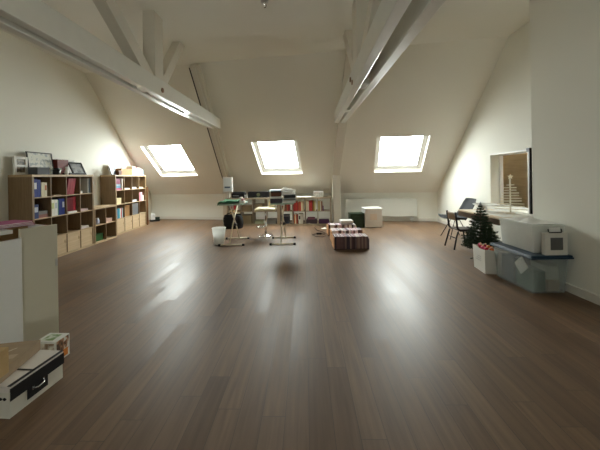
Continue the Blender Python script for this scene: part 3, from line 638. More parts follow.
box_part('body', M_BLACK, t, 0, .38, 0, .26, 0, .14, bevel=.02); box_part('top', flat((.03, .032, .035), .4), t, .02, .36, .03, .24, .14, .17, bevel=.015); box_part('tray', flat((.45, .47, .5), .4), t, .05, .22, -.006, .0, .06, .075)
t = thing('camera_case', 'grey and white gadget between printer and black speaker', 'gadget', CD['wp'](.53, -.0, .77), math.radians(-4.5))
box_part('body', flat((.55, .55, .58), .5), t, -.02, .06, 0, .1, 0, .06, bevel=.01); box_part('lid', flat((.75, .77, .8), .5), t, -.02, .06, .0, .1, .06, .085)

# white box sign on the lower left rafter
t = thing('wall_box', 'white fuse box with dark label on the left post', 'fuse box', (-1.95, 8.36, .94))
box_part('body', M_WHITE, t, -.13, .13, 0, .1, 0, .43, bevel=.01); box_part('cover', flat((.70, .76, .78), .4), t, -.11, .11, -.008, 0, .03, .40, bevel=.004)
MB().box(-.085, .07, -.012, -.008, .12, .165).build('label', flat((.10, .13, .2), .5), t)
box_part('bracket', M_TIMBER2, t, -.05, .05, .1, .36, .05, .4)
box_part('cable_duct', M_TRIM, t, -.03, .03, .03, .09, -.165, 0)

# black bag with basket
t = thing('bag', 'black soft bag on the floor at the left end of the back shelf', 'bag', (-1.98, 7.84, 0))
def bagf(u, v):
    a = u*2*PI; r = 1-.18*max(0, v-.75)*4*.6; z = .36*v
    ex = .235*(abs(math.cos(a))**.5)*math.copysign(1, math.cos(a)); ey = .15*(abs(math.sin(a))**.5)*math.copysign(1, math.sin(a))
    k = (1+.05*math.sin(3*a+v*4))*r*(1+.06*math.sin(v*PI))
    return (.25+ex*k, .16+ey*k, z+.012*math.sin(2*a)*v)
m = MB().grid(36, 8, bagf); m.quad(*[bagf(k/4, 0) for k in range(4)]); m.build('body', M_BLACKCLOTH, t)
MB().grid(24, 4, lambda u, v: (.25+(.2*(1-v))*math.cos(u*2*PI), .16+(.12*(1-v))*math.sin(u*2*PI), .34+.03*v)).build('flap', M_BLACKCLOTH, t)
MB().tube([(.1, .02, .3), (.12, .0, .40), (.25, .0, .44), (.36, .0, .40), (.38, .02, .3)], .012, 8).build('strap', M_BLACKCLOTH, t)
t = thing('basket', 'light brown basket standing behind the black bag', 'basket', (-1.78, 8.265, 0))
m = MB().lathe([(.08, 0), (.10, .44), (.092, .44), (.07, .01)], 20); m.build('body', wood('wicker', (.38, .24, .10), (.48, .32, .15), .7, 'X', 20), t)
MB().tube([(.097*math.cos(a), .097*math.sin(a), .44) for a in [k*PI/10 for k in range(21)]], .01, 6, False).build('rim', wood('wicker_rim', (.34, .21, .09), (.42, .28, .13), .7, 'X', 20), t)

# waste bin
t = thing('waste_bin', 'white translucent waste bin on the floor under the green folding table', 'bin', (-1.63, 6.14, 0))
m = MB().lathe([(.1, .004), (.138, .33), (.133, .33), (.096, .01)], 28); m.build('body', M_BASKET, t)
MB().tube([(.139*math.cos(a), .139*math.sin(a), .33) for a in [k*PI/14 for k in range(29)]], .006, 6, False).build('rim', M_BASKET, t)
MB().lathe([(.1, 0), (.1, .005)], 28).build('base', M_BASKET, t)

# two folding stands with crossed legs
def folding_table(label, cx, y0, y1, topmat, slant=0):
    t = thing('folding_table', label, 'folding table', (cx, (y0+y1)/2, 0)); d = (y1-y0)/2; ZT = .82
    pale = flat((.72, .66, .52), .35, .2)
    for y in (-d, d):
        f = MB().tube([(-.23, y, .022), (.23, y, .022)], .017, 10).build('foot_bar', pale, t)
        for x in (-.26, .215): MB().tube([(x, y, .022), (x+.045, y, .022)], .022, 10).build('end_cap', M_BLACK, f)
    MB().tube([(-.035, -d, .03), (-.02, -d*.2, ZT*.45), (.02, d*.95, ZT-.02)], .013, 10).build('leg', pale, t)
    MB().tube([(.035, d, .03), (.02, d*.2, ZT*.45), (-.02, -d*.95, ZT-.02)], .013, 10).build('leg', pale, t)
    MB().tube([(-.05, 0, ZT*.46), (.05, 0, ZT*.46)], .028, 12).build('hinge', flat((.06, .06, .065), .4), t)
    MB().box(-.03, .03, -d*.96, d*.96, ZT-.035, ZT-.012).build('rail', M_STEEL, t)
    tp = MB().box(-.24, .24, -d-.02, d+.02, ZT-.012, ZT+.014).build('tabletop', topmat, t, bevel=.006)
    return t
M_GREEN = flat((.06, .23, .12), .6); M_PALEGREEN = flat((.42, .56, .47), .5)
folding_table('folding table with crossed pale legs and green top beside the waste bin', -1.33, 5.93, 6.56, M_PALEGREEN)
folding_table('folding table with crossed pale legs carrying the paper trays', -.31, 5.93, 6.56, M_PALEGREEN)
# green cloth draped over the first
t = thing('cloth', 'green folded cloth on the folding table by the waste bin', 'cloth', (-1.62, 6.0, .835))
def clf(k):
    def f(u, v):
        x = u*.42; z = .012*k+.008*math.sin(u*9+v*4+k)+.008*math.sin(v*7)+.016
        if x < .045: z -= .06*(.045-x)/.045
        return (x, v*.42, z+.008)
    return f
MB().grid(22, 14, clf(0)).build('lower_fold', M_GREEN, t, solid=.008)
MB().grid(22, 14, clf(1.6)).build('upper_fold', flat((.09, .32, .17), .6), t, solid=.008)
t = thing('paper_bag', 'small white and pink bundle beside the green cloth', 'bundle', (-1.185, 6.05, .835), 0)
box_part('body', M_PAPER, t, 0, .10, 0, .2, 0, .05, bevel=.012); box_part('wrap', flat((.62, .36, .38), .7), t, .02, .09, .02, .16, .05, .09, bevel=.012); box_part('flap', M_PAPER, t, .0, .05, .02, .18, .05, .12, bevel=.01)
# paper trays on the second
zt = .8345
def tray(label, loc, w, d, h, mat, fill, group=None):
    t = thing('letter_tray', label, 'letter tray', loc)
    m = MB().box(0, w, 0, d, 0, .006).box(0, .006, 0, d, .006, h).box(w-.006, w, 0, d, .006, h).box(.006, w-.006, d-.006, d, .006, h); m.build('tray', mat, t)
    box_part('paper', fill, t, .015, w-.015, .004, d-.012, .006, h*.55)
    return t
tray('white letter tray on the folding table, lowest of its stack', (-.30, 5.96, zt), .27, .36, .09, M_WHITE, M_PAPER)
tray('white letter tray, middle of the stack of trays', (-.29, 5.97, zt+.091), .26, .36, .08, M_WHITE, M_BLACK)
tray('white letter tray, topmost of the stack of trays', (-.31, 5.97, zt+.172), .27, .36, .075, M_WHITE, M_PAPER)
t = thing('paper_stack', 'white papers crowning the stack of letter trays', 'paper stack', (-.30, 5.99, zt+.2485), .05)
box_part('papers', M_PAPER, t, 0, .2, 0, .3, 0, .02); box_part('clip', M_STEEL, t, .05, .08, -.004, .03, .02, .03); MB().grid(8, 4, lambda u, v: (u*.16-.02, v*.2, .022+.05*(1-abs(2*u-1)))).build('curled_sheet', M_PAPER, t)
t = thing('storage_box', 'white and dark box left of the stack of letter trays', 'box', (-.545, 5.97, zt))
box_part('body', flat((.07, .06, .07), .5), t, 0, .23, 0, .3, 0, .09); box_part('lid', M_WHITE, t, -.004, .234, -.004, .304, .09, .13, bevel=.004)
t = thing('storage_box', 'brown and black box on the white and dark box', 'box', (-.53, 5.99, zt+.1305))
box_part('body', flat((.16, .06, .03), .5), t, 0, .2, 0, .26, 0, .08); box_part('lid', flat((.03, .03, .04), .5), t, -.002, .202, -.002, .262, .08, .105)
t = thing('folder', 'light blue folder lying on the brown and black box', 'folder', (-.58, 5.98, zt+.236))
box_part('cover', flat((.22, .50, .62), .5), t, .0, .25, 0, .28, 0, .004); box_part('paper', M_PAPER, t, .01, .25, .005, .27, .004, .022); box_part('front_cover', flat((.26, .55, .66), .5), t, .04, .25, 0, .28, .022, .026)

# bar stool
t = thing('bar_stool', 'cream bar stool on a chrome pedestal between the folding tables', 'bar stool', (-.74, 6.87, 0))
MB().lathe([(.175, 0), (.175, .012), (.12, .022), (.03, .05), (.028, .06)], 32).build('base', M_CHROME, t)
MB().tube([(0, 0, .05), (0, 0, .36)], .026, 14).build('pedestal', M_CHROME, t); MB().tube([(0, 0, .34), (0, 0, .60)], .018, 14).build('piston', M_CHROME, t)
MB().tube([(0, -.02, .24), (-.10, -.06, .22), (-.17, -.06, .22), (-.19, -.13, .22), (-.13, -.17, .22), (-.03, -.17, .22), (0, -.03, .24)], .011, 8).build('footrest', M_CHROME, t)
M_CREAM = flat((.80, .72, .50), .45, var=.03)
def seatf(u, v):
    x = (u-.5)*.46; y = (v-.5)*.40
    r = max(0, abs(u-.5)*2-.7)*.05+max(0, abs(v-.5)*2-.75)*.05
    return (x, y, .635-r*2+.02*max(0, x))
MB().grid(16, 12, seatf).build('seat', M_CREAM, t, solid=.045)
MB().grid(10, 6, lambda u, v: (.03+.2*u+.015*math.sin(v*PI), -.18+.36*u*0+(.02+.34*u*0)+(.30*1)*(0)+.36*v*0+.30*(1 if 0 else 0)+.22*0+.34, .66+.0*u+.11*v) if False else (.22-.15*(1-u), .16-.07*u, .66+.13*v)).build('backrest', M_CREAM, t, solid=.03)
MB().box(-.09, .09, -.09, .09, .59, .61).build('seat_plate', M_CHROME, t)

# rows of books on the floor in pine crates
M_CRBASE = flat((.05, .03, .025), .7)  # near black: the shadow under the books is put into the base colour
spinec = [(.10, .055, .065), (.16, .09, .085), (.06, .04, .06), (.24, .15, .12), (.09, .07, .085), (.30, .20, .17), (.05, .025, .03), (.13, .09, .10), (.20, .10, .10)]
topc = [(.80, .76, .78), (.62, .40, .46), (.84, .82, .80), (.70, .58, .62), (.45, .40, .46), (.82, .70, .72)]
rows_ = [(.675, 5.46, .245, 20, 'books standing in the front crate', 'dark-spined book standing in the crate nearest the camera'),
         (.70, 6.05, .25, 20, 'books standing in the middle crate', 'pale-topped book standing in the middle crate on the floor'),
         (.70, 6.72, .25, 19, 'books standing in the rear crate', 'book standing in the rear crate beside the white post')]
crl = ['pine crate without ends holding the front row of books', 'pine crate without ends holding the middle row of books', 'pine crate without ends holding the rear row of books']
proto = None
for r, (bx, by, bh, nb, grp, lb) in enumerate(rows_):
    Wd = .615
    t = thing('crate', crl[r], 'crate', (bx-.02, by-.005, 0))
    box_part('base_board', M_CRBASE, t, 0, Wd+.035, 0.02, .36, 0, .014); box_part('side_board', M_PINE, t, 0, .014, .02, .36, .014, bh*.9); box_part('side_board', M_PINE if r else M_CRBASE, t, Wd+.021, Wd+.035, .02, .36, .014, bh*.8)
    box_part('back_board', M_PINE, t, .014, Wd+.021, .35, .36, .014, bh*.8)
    step = Wd/nb
    for k in range(nb):
        hh = bh-.014-random.random()*.012; c = random.choice(spinec) if r == 0 else random.choice(spinec+topc+topc)
        book(step-.002, hh, .315, c, lb, (bx+k*step, by+.012+random.random()*.006, .0145), 0, 0, grp, pages=random.choice(topc))
t = thing('storage_box', 'white box lying on the rear row of books by the post', 'box', (.98, 6.75, .2515))
box_part('body', flat((.45, .45, .47), .6), t, 0, .27, 0, .25, 0, .045); box_part('lid', M_WHITE, t, -.004, .274, -.004, .254, .045, .085, bevel=.004)
# adapter and cable
t = thing('power_strip', 'black power adapter with cable on the floor left of the crates', 'adapter', (.43, 6.92, 0))
box_part('body', M_BLACK, t, 0, .12, 0, .07, 0, .035, bevel=.008)
MB().tube([(.12, .035, .015), (.18, .0, .008), (.22, .12, .008), (.16, .3, .008), (.05, .5, .008), (.0, .9, .008), (.05, 1.1, .008)], .006, 6).build('cable', M_BLACK, t)
MB().tube([(0, .03, .015), (-.1, -.05, .007), (-.02, -.25, .007), (.12, -.3, .007), (.19, -.2, .007)], .005, 6).build('cord', M_BLACK, t)
t = thing('paper_sheet', 'crumpled white scrap on the floor left of the crates', 'paper', (.60, 7.6, 0))
MB().grid(8, 6, lambda u, v: (u*.16, v*.14, .004+.035*abs(math.sin(u*5+v*3))*math.sin(u*PI)*math.sin(v*PI))).build('sheet', M_PAPER, t, solid=.002)

# radiator
yr = lambda x: YB(x)-.13
t = thing('radiator', 'long white panel radiator under the right skylight', 'radiator', (1.42, yr(1.42), 0), math.atan(-K))
LR = 2.02; M_RAD = flat((.70, .71, .655), .4, var=.02)
box_part('front_panel', M_RAD, t, 0, LR, 0, .018, .15, .67, bevel=.006); box_part('rear_panel', M_TRIM, t, 0, LR, .075, .09, .15, .66)
m = MB()
for k in range(40): m.box(.02+k*LR/40.5, .023+k*LR/40.5, .018, .075, .17, .66)
m.build('fins', M_TRIM, t)
m = MB()
for k in range(50): m.box(.01+k*LR/50.3, .03+k*LR/50.3, .012, .09, .668, .675)
m.build('top_grille', M_TRIM, t)
for x in (.0, LR-.012): box_part('end_cap', M_TRIM, t, x, x+.012, .018, .09, .15, .67)
MB().tube([(LR-.14, .05, .15), (LR-.14, .05, .0)], .012, 8).box(LR-.19, LR-.10, .02, .08, .05, .12).build('valve', M_WHITE, t, bevel=.005)
for x in (.3, LR-.3): box_part('bracket', M_TRIM, t, x, x+.03, .09, .13, .2, .6)

# white cube cabinet and green crate
t = thing('cube_cabinet', 'white cube cabinet with warm front panel before the radiator', 'cabinet', (1.735, 7.66, 0))
box_part('carcass', M_WHITE, t, 0, .44, .012, .42, .012, .475, bevel=.003); box_part('top', M_WHITE, t, -.015, .455, 0, .43, .475, .50, bevel=.004)
box_part('door', flat((.76, .72, .66), .5), t, .006, .434, 0, .012, .02, .470, bevel=.003); MB().box(.12, .30, -.002, 0, .2, .36).build('door_panel', flat((.78, .66, .54), .5), t)
for x in (.02, .38):
    for y in (.03, .37): box_part('foot', M_BLACK, t, x, x+.04, y, y+.03, 0, .012)
t = thing('crate', 'dark green storage crate between the books and the white cube', 'crate', (1.36, 7.70, 0))
DG = flat((.022, .040, .022), .6)
m = MB().box(0, .36, 0, .3, 0, .01).box(0, .36, 0, .012, .01, .34).box(0, .36, .288, .3, .01, .34).box(0, .012, .012, .288, .01, .34).box(.348, .36, .012, .288, .01, .34); m.build('body', DG, t)
box_part('lid', flat((.03, .05, .03), .6), t, -.006, .366, -.006, .306, .34, .37, bevel=.006)
MB().box(.12, .24, -.012, 0, .26, .29).build('handle', DG, t)

# ------------------------------------------------------------------ right side: chairs, table
t = thing('school_chair', 'small wood-backed black steel chair pulled up to the table', 'chair', (2.98, 5.50, 0))
st = M_BLACK
for y in (-.15, .15):
    MB().tube([(-.19, y*1.12, 0), (-.135, y, .22), (-.105, y, .32)], .014, 10).build('leg', st, t)
    MB().tube([(.20, y*1.1, 0), (.16, y, .20), (.15, y, .335)], .014, 10).build('leg', st, t)
    MB().tube([(-.15, y, .67), (-.13, y, .5), (-.115, y, .38), (-.07, y, .335), (.15, y, .335)], .017, 10).build('back_upright', st, t)
MB().grid(8, 8, lambda u, v: (-.12+.29*u, (v-.5)*.31, .352-.012*math.sin(u*PI)*math.sin(v*PI))).build('seat', flat((.05, .035, .025), .4), t, solid=.014)
MB().grid(8, 4, lambda u, v: (-.145-.012*math.sin(u*PI)+.012*(1-v), (u-.5)*.32, .52+.14*v)).build('backrest', wood('ply_back', (.16, .10, .05), (.22, .14, .07), .4, 'Y'), t, solid=.012)
MB().tube([(.16, -.15, .19), (.16, .15, .19)], .009, 8).tube([(-.14, -.15, .2), (-.14, .15, .2)], .009, 8).build('stretcher', st, t)

t = thing('shell_chair', 'dark grey shell chair with thin black legs by the right wall', 'chair', (3.36, 6.36, 0), PI)
GR = flat((.03, .033, .037), .75)
def shell(u, v):          # v: 0 front of seat .. 1 top of back; local +x is the front
    w = .235-.05*abs(v-.5)-(.05 if v > .9 else 0)*(v-.9)*10*.6
    y = (u-.5)*2*w; e = (abs(u-.5)*2)**3
    if v < .5: s = v/.5; x = .26-.40*s; z = .41+.015*(1-s)*(1-s)-.02*s+.05*e
    else: s = (v-.5)/.5; x = -.14-.25*s-.02*math.sin(s*PI); z = .395+.43*s+.02*math.sin(s*PI)*.5; x += .05*e
    return (x, y, z)
MB().grid(14, 26, shell).build('shell', GR, t, solid=.014)
for sx, sy in ((1, 1), (1, -1), (-1, 1), (-1, -1)):
    MB().tube([(.05*sx, .08*sy, .385), (.22*sx if sx > 0 else -.19, .2*sy, 0)], .008, 8).build('leg', M_BLACK, t)
MB().tube([(.05, -.08, .383), (.05, .08, .383), (-.05, .08, .383), (-.05, -.08, .383), (.05, -.08, .383)], .008, 8).build('seat_bracket', M_BLACK, t)
MB().grid(8, 6, lambda u, v: (.18-.26*v, (u-.5)*.36, .428-.02*v+.008*math.sin(u*PI))).build('seat_pad', flat((.03, .032, .036), .8), t, solid=.02)

t = thing('table', 'wooden table with dark apron against the window wall', 'table', (3.05, 4.53, 0))
TW, TL, TZ = .62, 1.15, .68
box_part('tabletop', M_TABLE, t, 0, TW, 0, TL, TZ-.025, TZ, bevel=.003)
for (a, b, c, d) in ((.006, .026, .006, TL-.006), (TW-.026, TW-.006, .006, TL-.006), (.026, TW-.026, .006, .026), (.026, TW-.026, TL-.026, TL-.006)): box_part('apron', M_APRON, t, a, b, c, d, TZ-.115, TZ-.025)
for (x, y) in ((.27, .03), (TW-.08, .03), (.30, TL-.30), (TW-.08, TL-.09)): box_part('leg', M_APRON, t, x, x+.05, y, y+.05, 0, TZ-.115, bevel=.003)
t = thing('tablecloth', 'white cloth spread over the table below the window', 'cloth', (3.14, 4.56, TZ))
MB().grid(14, 20, lambda u, v: (u*.50, v*.85, .006+.002*math.sin(u*11+v*5)*math.sin(v*9))).build('cloth', flat((.86, .86, .83), .4, var=.02), t, solid=.003)  # white layer added to stand for the bright sheen on the tabletop
# slat tree
t = thing('slat_tree', 'pale wooden slat Christmas tree with star in front of the window', 'wooden tree', (3.50, 4.90, TZ+.0105))
PW = wood('pale_wood', (.74, .68, .56), (.82, .77, .66), .5, 'Z')
MB().lathe([(.07, 0), (.07, .015), (.015, .02)], 18).build('base', PW, t); MB().tube([(0, 0, .01), (0, 0, .58)], .012, 8).build('trunk', PW, t)
for k in range(10):
    z = .07+k*.044; L_ = .215-.0155*k
    MB().box(-L_, L_, -.011-.004*(k % 2), .008, z, z+.014, Matrix.Rotation(-.6+(.28 if k % 2 else -.1)+.07*k, 4, 'Z')).build('slat', PW, t)
m = MB(); pts = [(math.sin(k*PI/5)*(.045 if k % 2 == 0 else .02), math.cos(k*PI/5)*(.045 if k % 2 == 0 else .02)) for k in range(10)]
vf = [m.bm.verts.new((a*.82+.0, -.012-a*.55, .61+b)) for a, b in pts]; vb = [m.bm.verts.new((a*.82+.01, .008-a*.55, .61+b)) for a, b in pts]
m.bm.faces.new(vf); m.bm.faces.new(list(reversed(vb)))
for k in range(10): m.bm.faces.new((vf[k], vb[k], vb[(k+1) % 10], vf[(k+1) % 10]))
m.build('star', flat((.86, .78, .62), .4), t)
# cake stand
t = thing('cake_stand', 'white cake stand on the table left of the slat tree', 'cake stand', (3.34, 5.28, TZ+.0105))
MB().lathe([(.055, 0), (.05, .008), (.014, .02), (.012, .1), (.03, .108)], 20).build('stem', M_WHITE, t); MB().lathe([(.03, .108), (.2, .112), (.205, .128), (.195, .128), (.19, .118), (.02, .118)], 30).build('plate', M_WHITE, t)

# evergreen tree
t = thing('christmas_tree', 'small undecorated artificial Christmas tree behind the white paper bag', 'christmas tree', (2.865, 4.67, 0))
rng = random.Random(3)
MB().tube([(0, 0, .02), (0, 0, .82)], [.016, .006], 8).build('trunk', flat((.06, .04, .025), .8), t)
m = MB()
for k in range(3): a = k*2*PI/3+.5; m.tube([(0, 0, .06), (.15*math.cos(a), .15*math.sin(a), .01)], .009, 6)
m.build('stand', flat((.02, .04, .02), .5), t)
m = MB(); mb_ = MB()
def needle(p, d, L_):
    s = d.orthogonal().normalized()*.0032; q = d.cross(s).normalized()*.0032
    v = [m.bm.verts.new(p+s), m.bm.verts.new(p-s*.5+q), m.bm.verts.new(p-s*.5-q), m.bm.verts.new(p+d*L_)]
    for f in ((0, 1, 3), (1, 2, 3), (2, 0, 3)): m.bm.faces.new([v[i] for i in f])
for lv in range(15):
    f = lv/14; z = .22+.62*f; rad = .29*(1-f)**.85+.02; nbr = int(13-8*f)
    for b in range(nbr):
        a = 2*PI*(b+.5*(lv % 2))/nbr+rng.uniform(-.2, .2); L_ = rad*rng.uniform(.8, 1.1)
        d = Vector((math.cos(a), math.sin(a), .10+.25*f)).normalized(); p0 = Vector((0, 0, z)); tip = p0+d*L_+Vector((0, 0, -.03*(1-f)))
        mb_.tube([p0, tip], [.005, .002], 4)
        sub = [(p0, tip)]
        for s in (-1, 1):
            for q in (.4, .65):
                st_ = p0.lerp(tip, q); dd = (d+Vector((-d.y, d.x, 0))*s*.8).normalized(); sub.append((st_, st_+dd*L_*.36))
        for (a0, a1) in sub:
            n = max(5, int((a1-a0).length/.0055)); ax = (a1-a0).normalized()
            for i in range(n):
                p = a0.lerp(a1, .12+.9*i/n); rr = Vector((rng.uniform(-1, 1), rng.uniform(-1, 1), rng.uniform(-1, 1))); rr -= ax*rr.dot(ax)
                needle(p, (rr.normalized()+ax*.7).normalized(), rng.uniform(.022, .036))
fo = m.build('needles', flat((.016, .036, .014), .7, var=.3), t); mb_.build('branch', flat((.05, .04, .025), .8), t)
lathe_parts = [(.0, .84), (.014, .85), (.02, .88), (.004, .92)]
MB().lathe(lathe_parts, 10).build('tree_top', flat((.30, .31, .32), .3, .5), t)

# paper bag with baubles
t = thing('paper_bag', 'white paper bag full of red and orange baubles', 'bag', (2.525, 4.035, 0), -.14)
bw, bd, bh = .150, .335, .325
m = MB()
for (p, q) in (((0, 0), (bw, 0)), ((bw, 0), (bw, bd)), ((bw, bd), (0, bd)), ((0, bd), (0, 0))):
    def side(u, v, p=p, q=q):
        x = p[0]+(q[0]-p[0])*u; y = p[1]+(q[1]-p[1])*u; k = 1+.10*v; fold = .006*math.sin(u*PI)*math.sin(v*PI*2)
        return (bw/2+(x-bw/2)*k+fold, bd/2+(y-bd/2)*k-fold, .002+v*bh+.006*math.sin(u*7)*v)
    m.grid(8, 8, side)
m.quad((0, 0, .002), (bw, 0, .002), (bw, bd, .002), (0, bd, .002))
m.build('bag', flat((.80, .79, .74), .7, var=.03), t)
m = MB()
for k in range(3): m.box(-.012, -.010, .09, .25-.03*k, .15+.028*k, .158+.028*k)
m.build('print_lines', flat((.50, .50, .48), .7), t)
hd = MB().tube([(.04, -.006, bh-.02), (.05, -.012, bh+.03), (.08, -.015, bh+.04), (.11, -.012, bh+.03), (.12, -.006, bh-.02)], .004, 6).build('handle', M_PAPER, t)
bc = {'red': (.45, .02, .04), 'pink': (.62, .08, .18), 'orange': (.72, .20, .05), 'dark red': (.26, .015, .03)}
spots = [('red', .05, .05, 'at the front left corner'), ('orange', .12, .06, 'at the front right corner'), ('pink', .04, .14, 'second row, left side'), ('orange', .12, .15, 'second row, right side'), ('red', .05, .22, 'third row, left side'), ('dark red', .12, .24, 'third row, right side'), ('pink', .08, .31, 'at the back')]
for c, x, y, w in spots:
    a = -.14; wx = 2.525+math.cos(a)*x-math.sin(a)*y; wy = 4.035+math.sin(a)*x+math.cos(a)*y
    b = thing('bauble', c+' bauble in the white paper bag, '+w, 'bauble', (wx, wy, bh-.005), 0, 'baubles in the paper bag')
    MB().ball((0, 0, 0), .034).build('ball', flat(bc[c], .2, .3), b); MB().lathe([(.009, .031), (.009, .042), (.004, .046)], 8).build('cap', flat((.7, .55, .25), .3, .9), b)

# plastic bins
def bin_shell(t, w, d, h, tap, mat, th=.005):
    def ring(s, z): k = tap*(1-z/h)+s; return [(k, k, z), (w-k, k, z), (w-k, d-k, z), (k, d-k, z)]
    m = MB(); o0 = ring(0, .004); o1 = ring(0, h); i1 = ring(th, h); i0 = ring(th, .012)
    for k in range(4):
        j = (k+1) % 4
        m.quad(o0[k], o0[j], o1[j], o1[k]); m.quad(i0[j], i0[k], i1[k], i1[j]); m.quad(o1[k], o1[j], i1[j], i1[k])
    m.quad(*reversed(o0)); m.quad(*i0)
    bmesh.ops.remove_doubles(m.bm, verts=m.bm.verts[:], dist=1e-5)
    return m.build('body', mat, t, bevel=.006)
t = thing('storage_bin', 'large clear plastic bin with dark blue lid on the floor', 'storage bin', (2.60, 3.33, 0))
bin_shell(t, .42, .64, .415, .028, M_BINCLEAR)
DB = flat((.012, .035, .065), .3)
box_part('lid', DB, t, -.02, .445, -.03, .67, .415, .440, bevel=.01); box_part('lid_rim', DB, t, -.026, .451, -.036, .676, .400, .420, bevel=.006)
for y in (.1, .42): box_part('foot', M_BINMILK, t, .06, .36, y, y+.1, 0, .004)
for (nm, mat, b, lb, ct) in (('storage_box', flat((.08, .16, .11), .6), (.06, .20, .05, .32, .013, .25), 'green box inside the large clear bin', 'box'), ('storage_box', flat((.10, .11, .14), .6), (.06, .36, .36, .58, .013, .32), 'grey box at the back inside the large clear bin', 'box'),
                             ('storage_box', flat((.36, .26, .18), .7), (.22, .36, .05, .30, .013, .14), 'brown box at the front inside the large clear bin', 'box'), ('towel', flat((.60, .58, .50), .8), (.22, .36, .06, .30, .142, .30), 'pale folded towel inside the large clear bin', 'towel')):
    tag(MB().box(*b).build(nm, mat, None, (2.60, 3.33, 0), bevel=.01), lb, ct)
tag(MB().box(-.005, .005, -.075, .075, -.075, .075).build('paper_sheet', M_PAPER, None, (2.646, 3.54, .27), (PI/4, .04, 0)), 'white sheet standing on its corner inside the large clear bin', 'paper')
t = thing('storage_bin', 'milky plastic bin without lid standing on the blue-lidded bin', 'storage bin', (2.68, 3.40, .4405))
bin_shell(t, .36, .56, .32, .02, M_BINMILK)
box_part('rim', M_BINMILK, t, -.008, .012, -.008, .568, .305, .325, bevel=.004); box_part('rim', M_BINMILK, t, .348, .368, -.008, .568, .305, .325, bevel=.004); box_part('rim', M_BINMILK, t, .012, .348, -.008, .012, .305, .325, bevel=.004); box_part('rim', M_BINMILK, t, .012, .348, .548, .568, .305, .325, bevel=.004)
for (nm, mat, b, lb, ct) in (('storage_box', flat((.40, .25, .14), .7), (.045, .15, .05, .2, .013, .12), 'brown box inside the milky bin', 'box'), ('towel', flat((.74, .73, .69), .8), (.05, .33, .22, .50, .013, .20), 'white folded towel inside the milky bin', 'towel'), ('towel', flat((.62, .60, .55), .8), (.17, .32, .05, .21, .013, .17), 'beige folded towel inside the milky bin', 'towel')):
    tag(MB().box(*b).build(nm, mat, None, (2.68, 3.40, .4405), bevel=.015), lb, ct)
t = thing('plastic_sheet', 'crumpled white sheets heaped over the milky bin', 'plastic sheet', (2.69, 3.42, .766))
MB().grid(22, 26, lambda u, v: (u*.33, v*.52, .006+.05*abs(math.sin(u*6+v*4)*math.sin(v*7-u*3))*math.sin(u*PI)*math.sin(v*PI))).build('sheet', flat((.86, .86, .84), .35), t, solid=.002)
# square card with black handle, standing on the lid before the milky bin
t = thing('gift_bag', 'square white box with grey window and black handle on the blue lid', 'box', (2.755, 3.322, .4405))
w, h, d = .25, .245, .055
box_part('body', flat((.72, .70, .64), .6), t, 0, w, 0, d, 0, h, bevel=.003); MB().box(.058, .195, -.003, 0, .058, .195).build('window', flat((.12, .12, .115), .4), t)
MB().tube([(.05, .02, h+.045), (.048, .015, h+.02), (.055, .012, h+.006), (.19, .012, h+.006), (.198, .015, h+.02), (.195, .02, h+.045)], .006, 8).build('handle', M_BLACK, t)
box_part('tag', M_WHITE, t, .065, .18, .016, .022, h, h+.06)

# ------------------------------------------------------------------ left foreground: white cabinet
P0 = Vector((-2.14, 2.65, 0)); dv = Vector((-.10, -.25, 0)).normalized(); nv = Vector((-dv.y, dv.x, 0))
if nv.x < 0: nv = -nv                                  # room side
rzc = math.atan2(dv.y, dv.x)                           # local +x runs towards the camera along the front
t = thing('cabinet', 'white open shelf cabinet with beige end door, left foreground', 'cabinet', P0, rzc)
# local frame: x along dv, y = to the left of dv
yl = Vector((-dv.y, dv.x, 0)); sg = 1 if yl.dot(nv) > 0 else -1   # sg*y points into the room
def cb(nm, mat, x0, x1, f0, f1, z0, z1, bevel=.002):   # f: distance behind the front
    a, b = -sg*f0, -sg*f1
    return box_part(nm, mat, t, x0, x1, min(a, b), max(a, b), z0, z1, bevel=bevel)
cb('door', M_BEIGE, 0, .27, 0, .02, .0, .985)
cb('side_board', M_WHITE, .0, .02, .021, .40, 0, .97)
cb('top_board', M_WHITE, .30, .85, .03, .42, .955, .985)
cb('divider', M_WHITE, .42, .445, .025, .40, .06, .955)
cb('back_board', M_CARD2, .0, .85, .40, .415, 0, .955)
cb('shelf', M_WHITE, .02, .85, .05, .39, .60, .62); cb('bottom_board', M_WHITE, .02, .85, .03, .40, .03, .06)
hk = cb('hinge', M_STEEL, .002, .02, -.004, 0, .62, .68)
t = thing('board', 'large white board leaning on the cabinet, left edge of the picture', 'board', P0+dv*.268+nv*.004, 0)
q = [(0, 0), (.62*dv.x+.16*nv.x, .62*dv.y+.16*nv.y)]
b2 = Vector((dv.x*.62+.14*nv.x, dv.y*.62+.14*nv.y, 0)); th_ = nv*.018
m = MB().hexa([Vector((0, 0, .0)), b2, b2+th_, th_], [Vector((0, 0, .915)), b2+Vector((0, 0, .915)), b2+th_+Vector((0, 0, .915)), th_+Vector((0, 0, .915))])
m.build('panel', M_BOARD, t, bevel=.003); MB().hexa([Vector((0, 0, .915)), b2+Vector((0, 0, .915)), b2+th_+Vector((0, 0, .915)), th_+Vector((0, 0, .915))], [Vector((0, 0, .918)), b2+Vector((0, 0, .918)), b2+th_+Vector((0, 0, .918)), th_+Vector((0, 0, .918))]).build('edge_strip', flat((.7, .7, .67), .5), t)
def cw(x, f, z): p = P0+dv*x-nv*f; return (p.x, p.y, z)
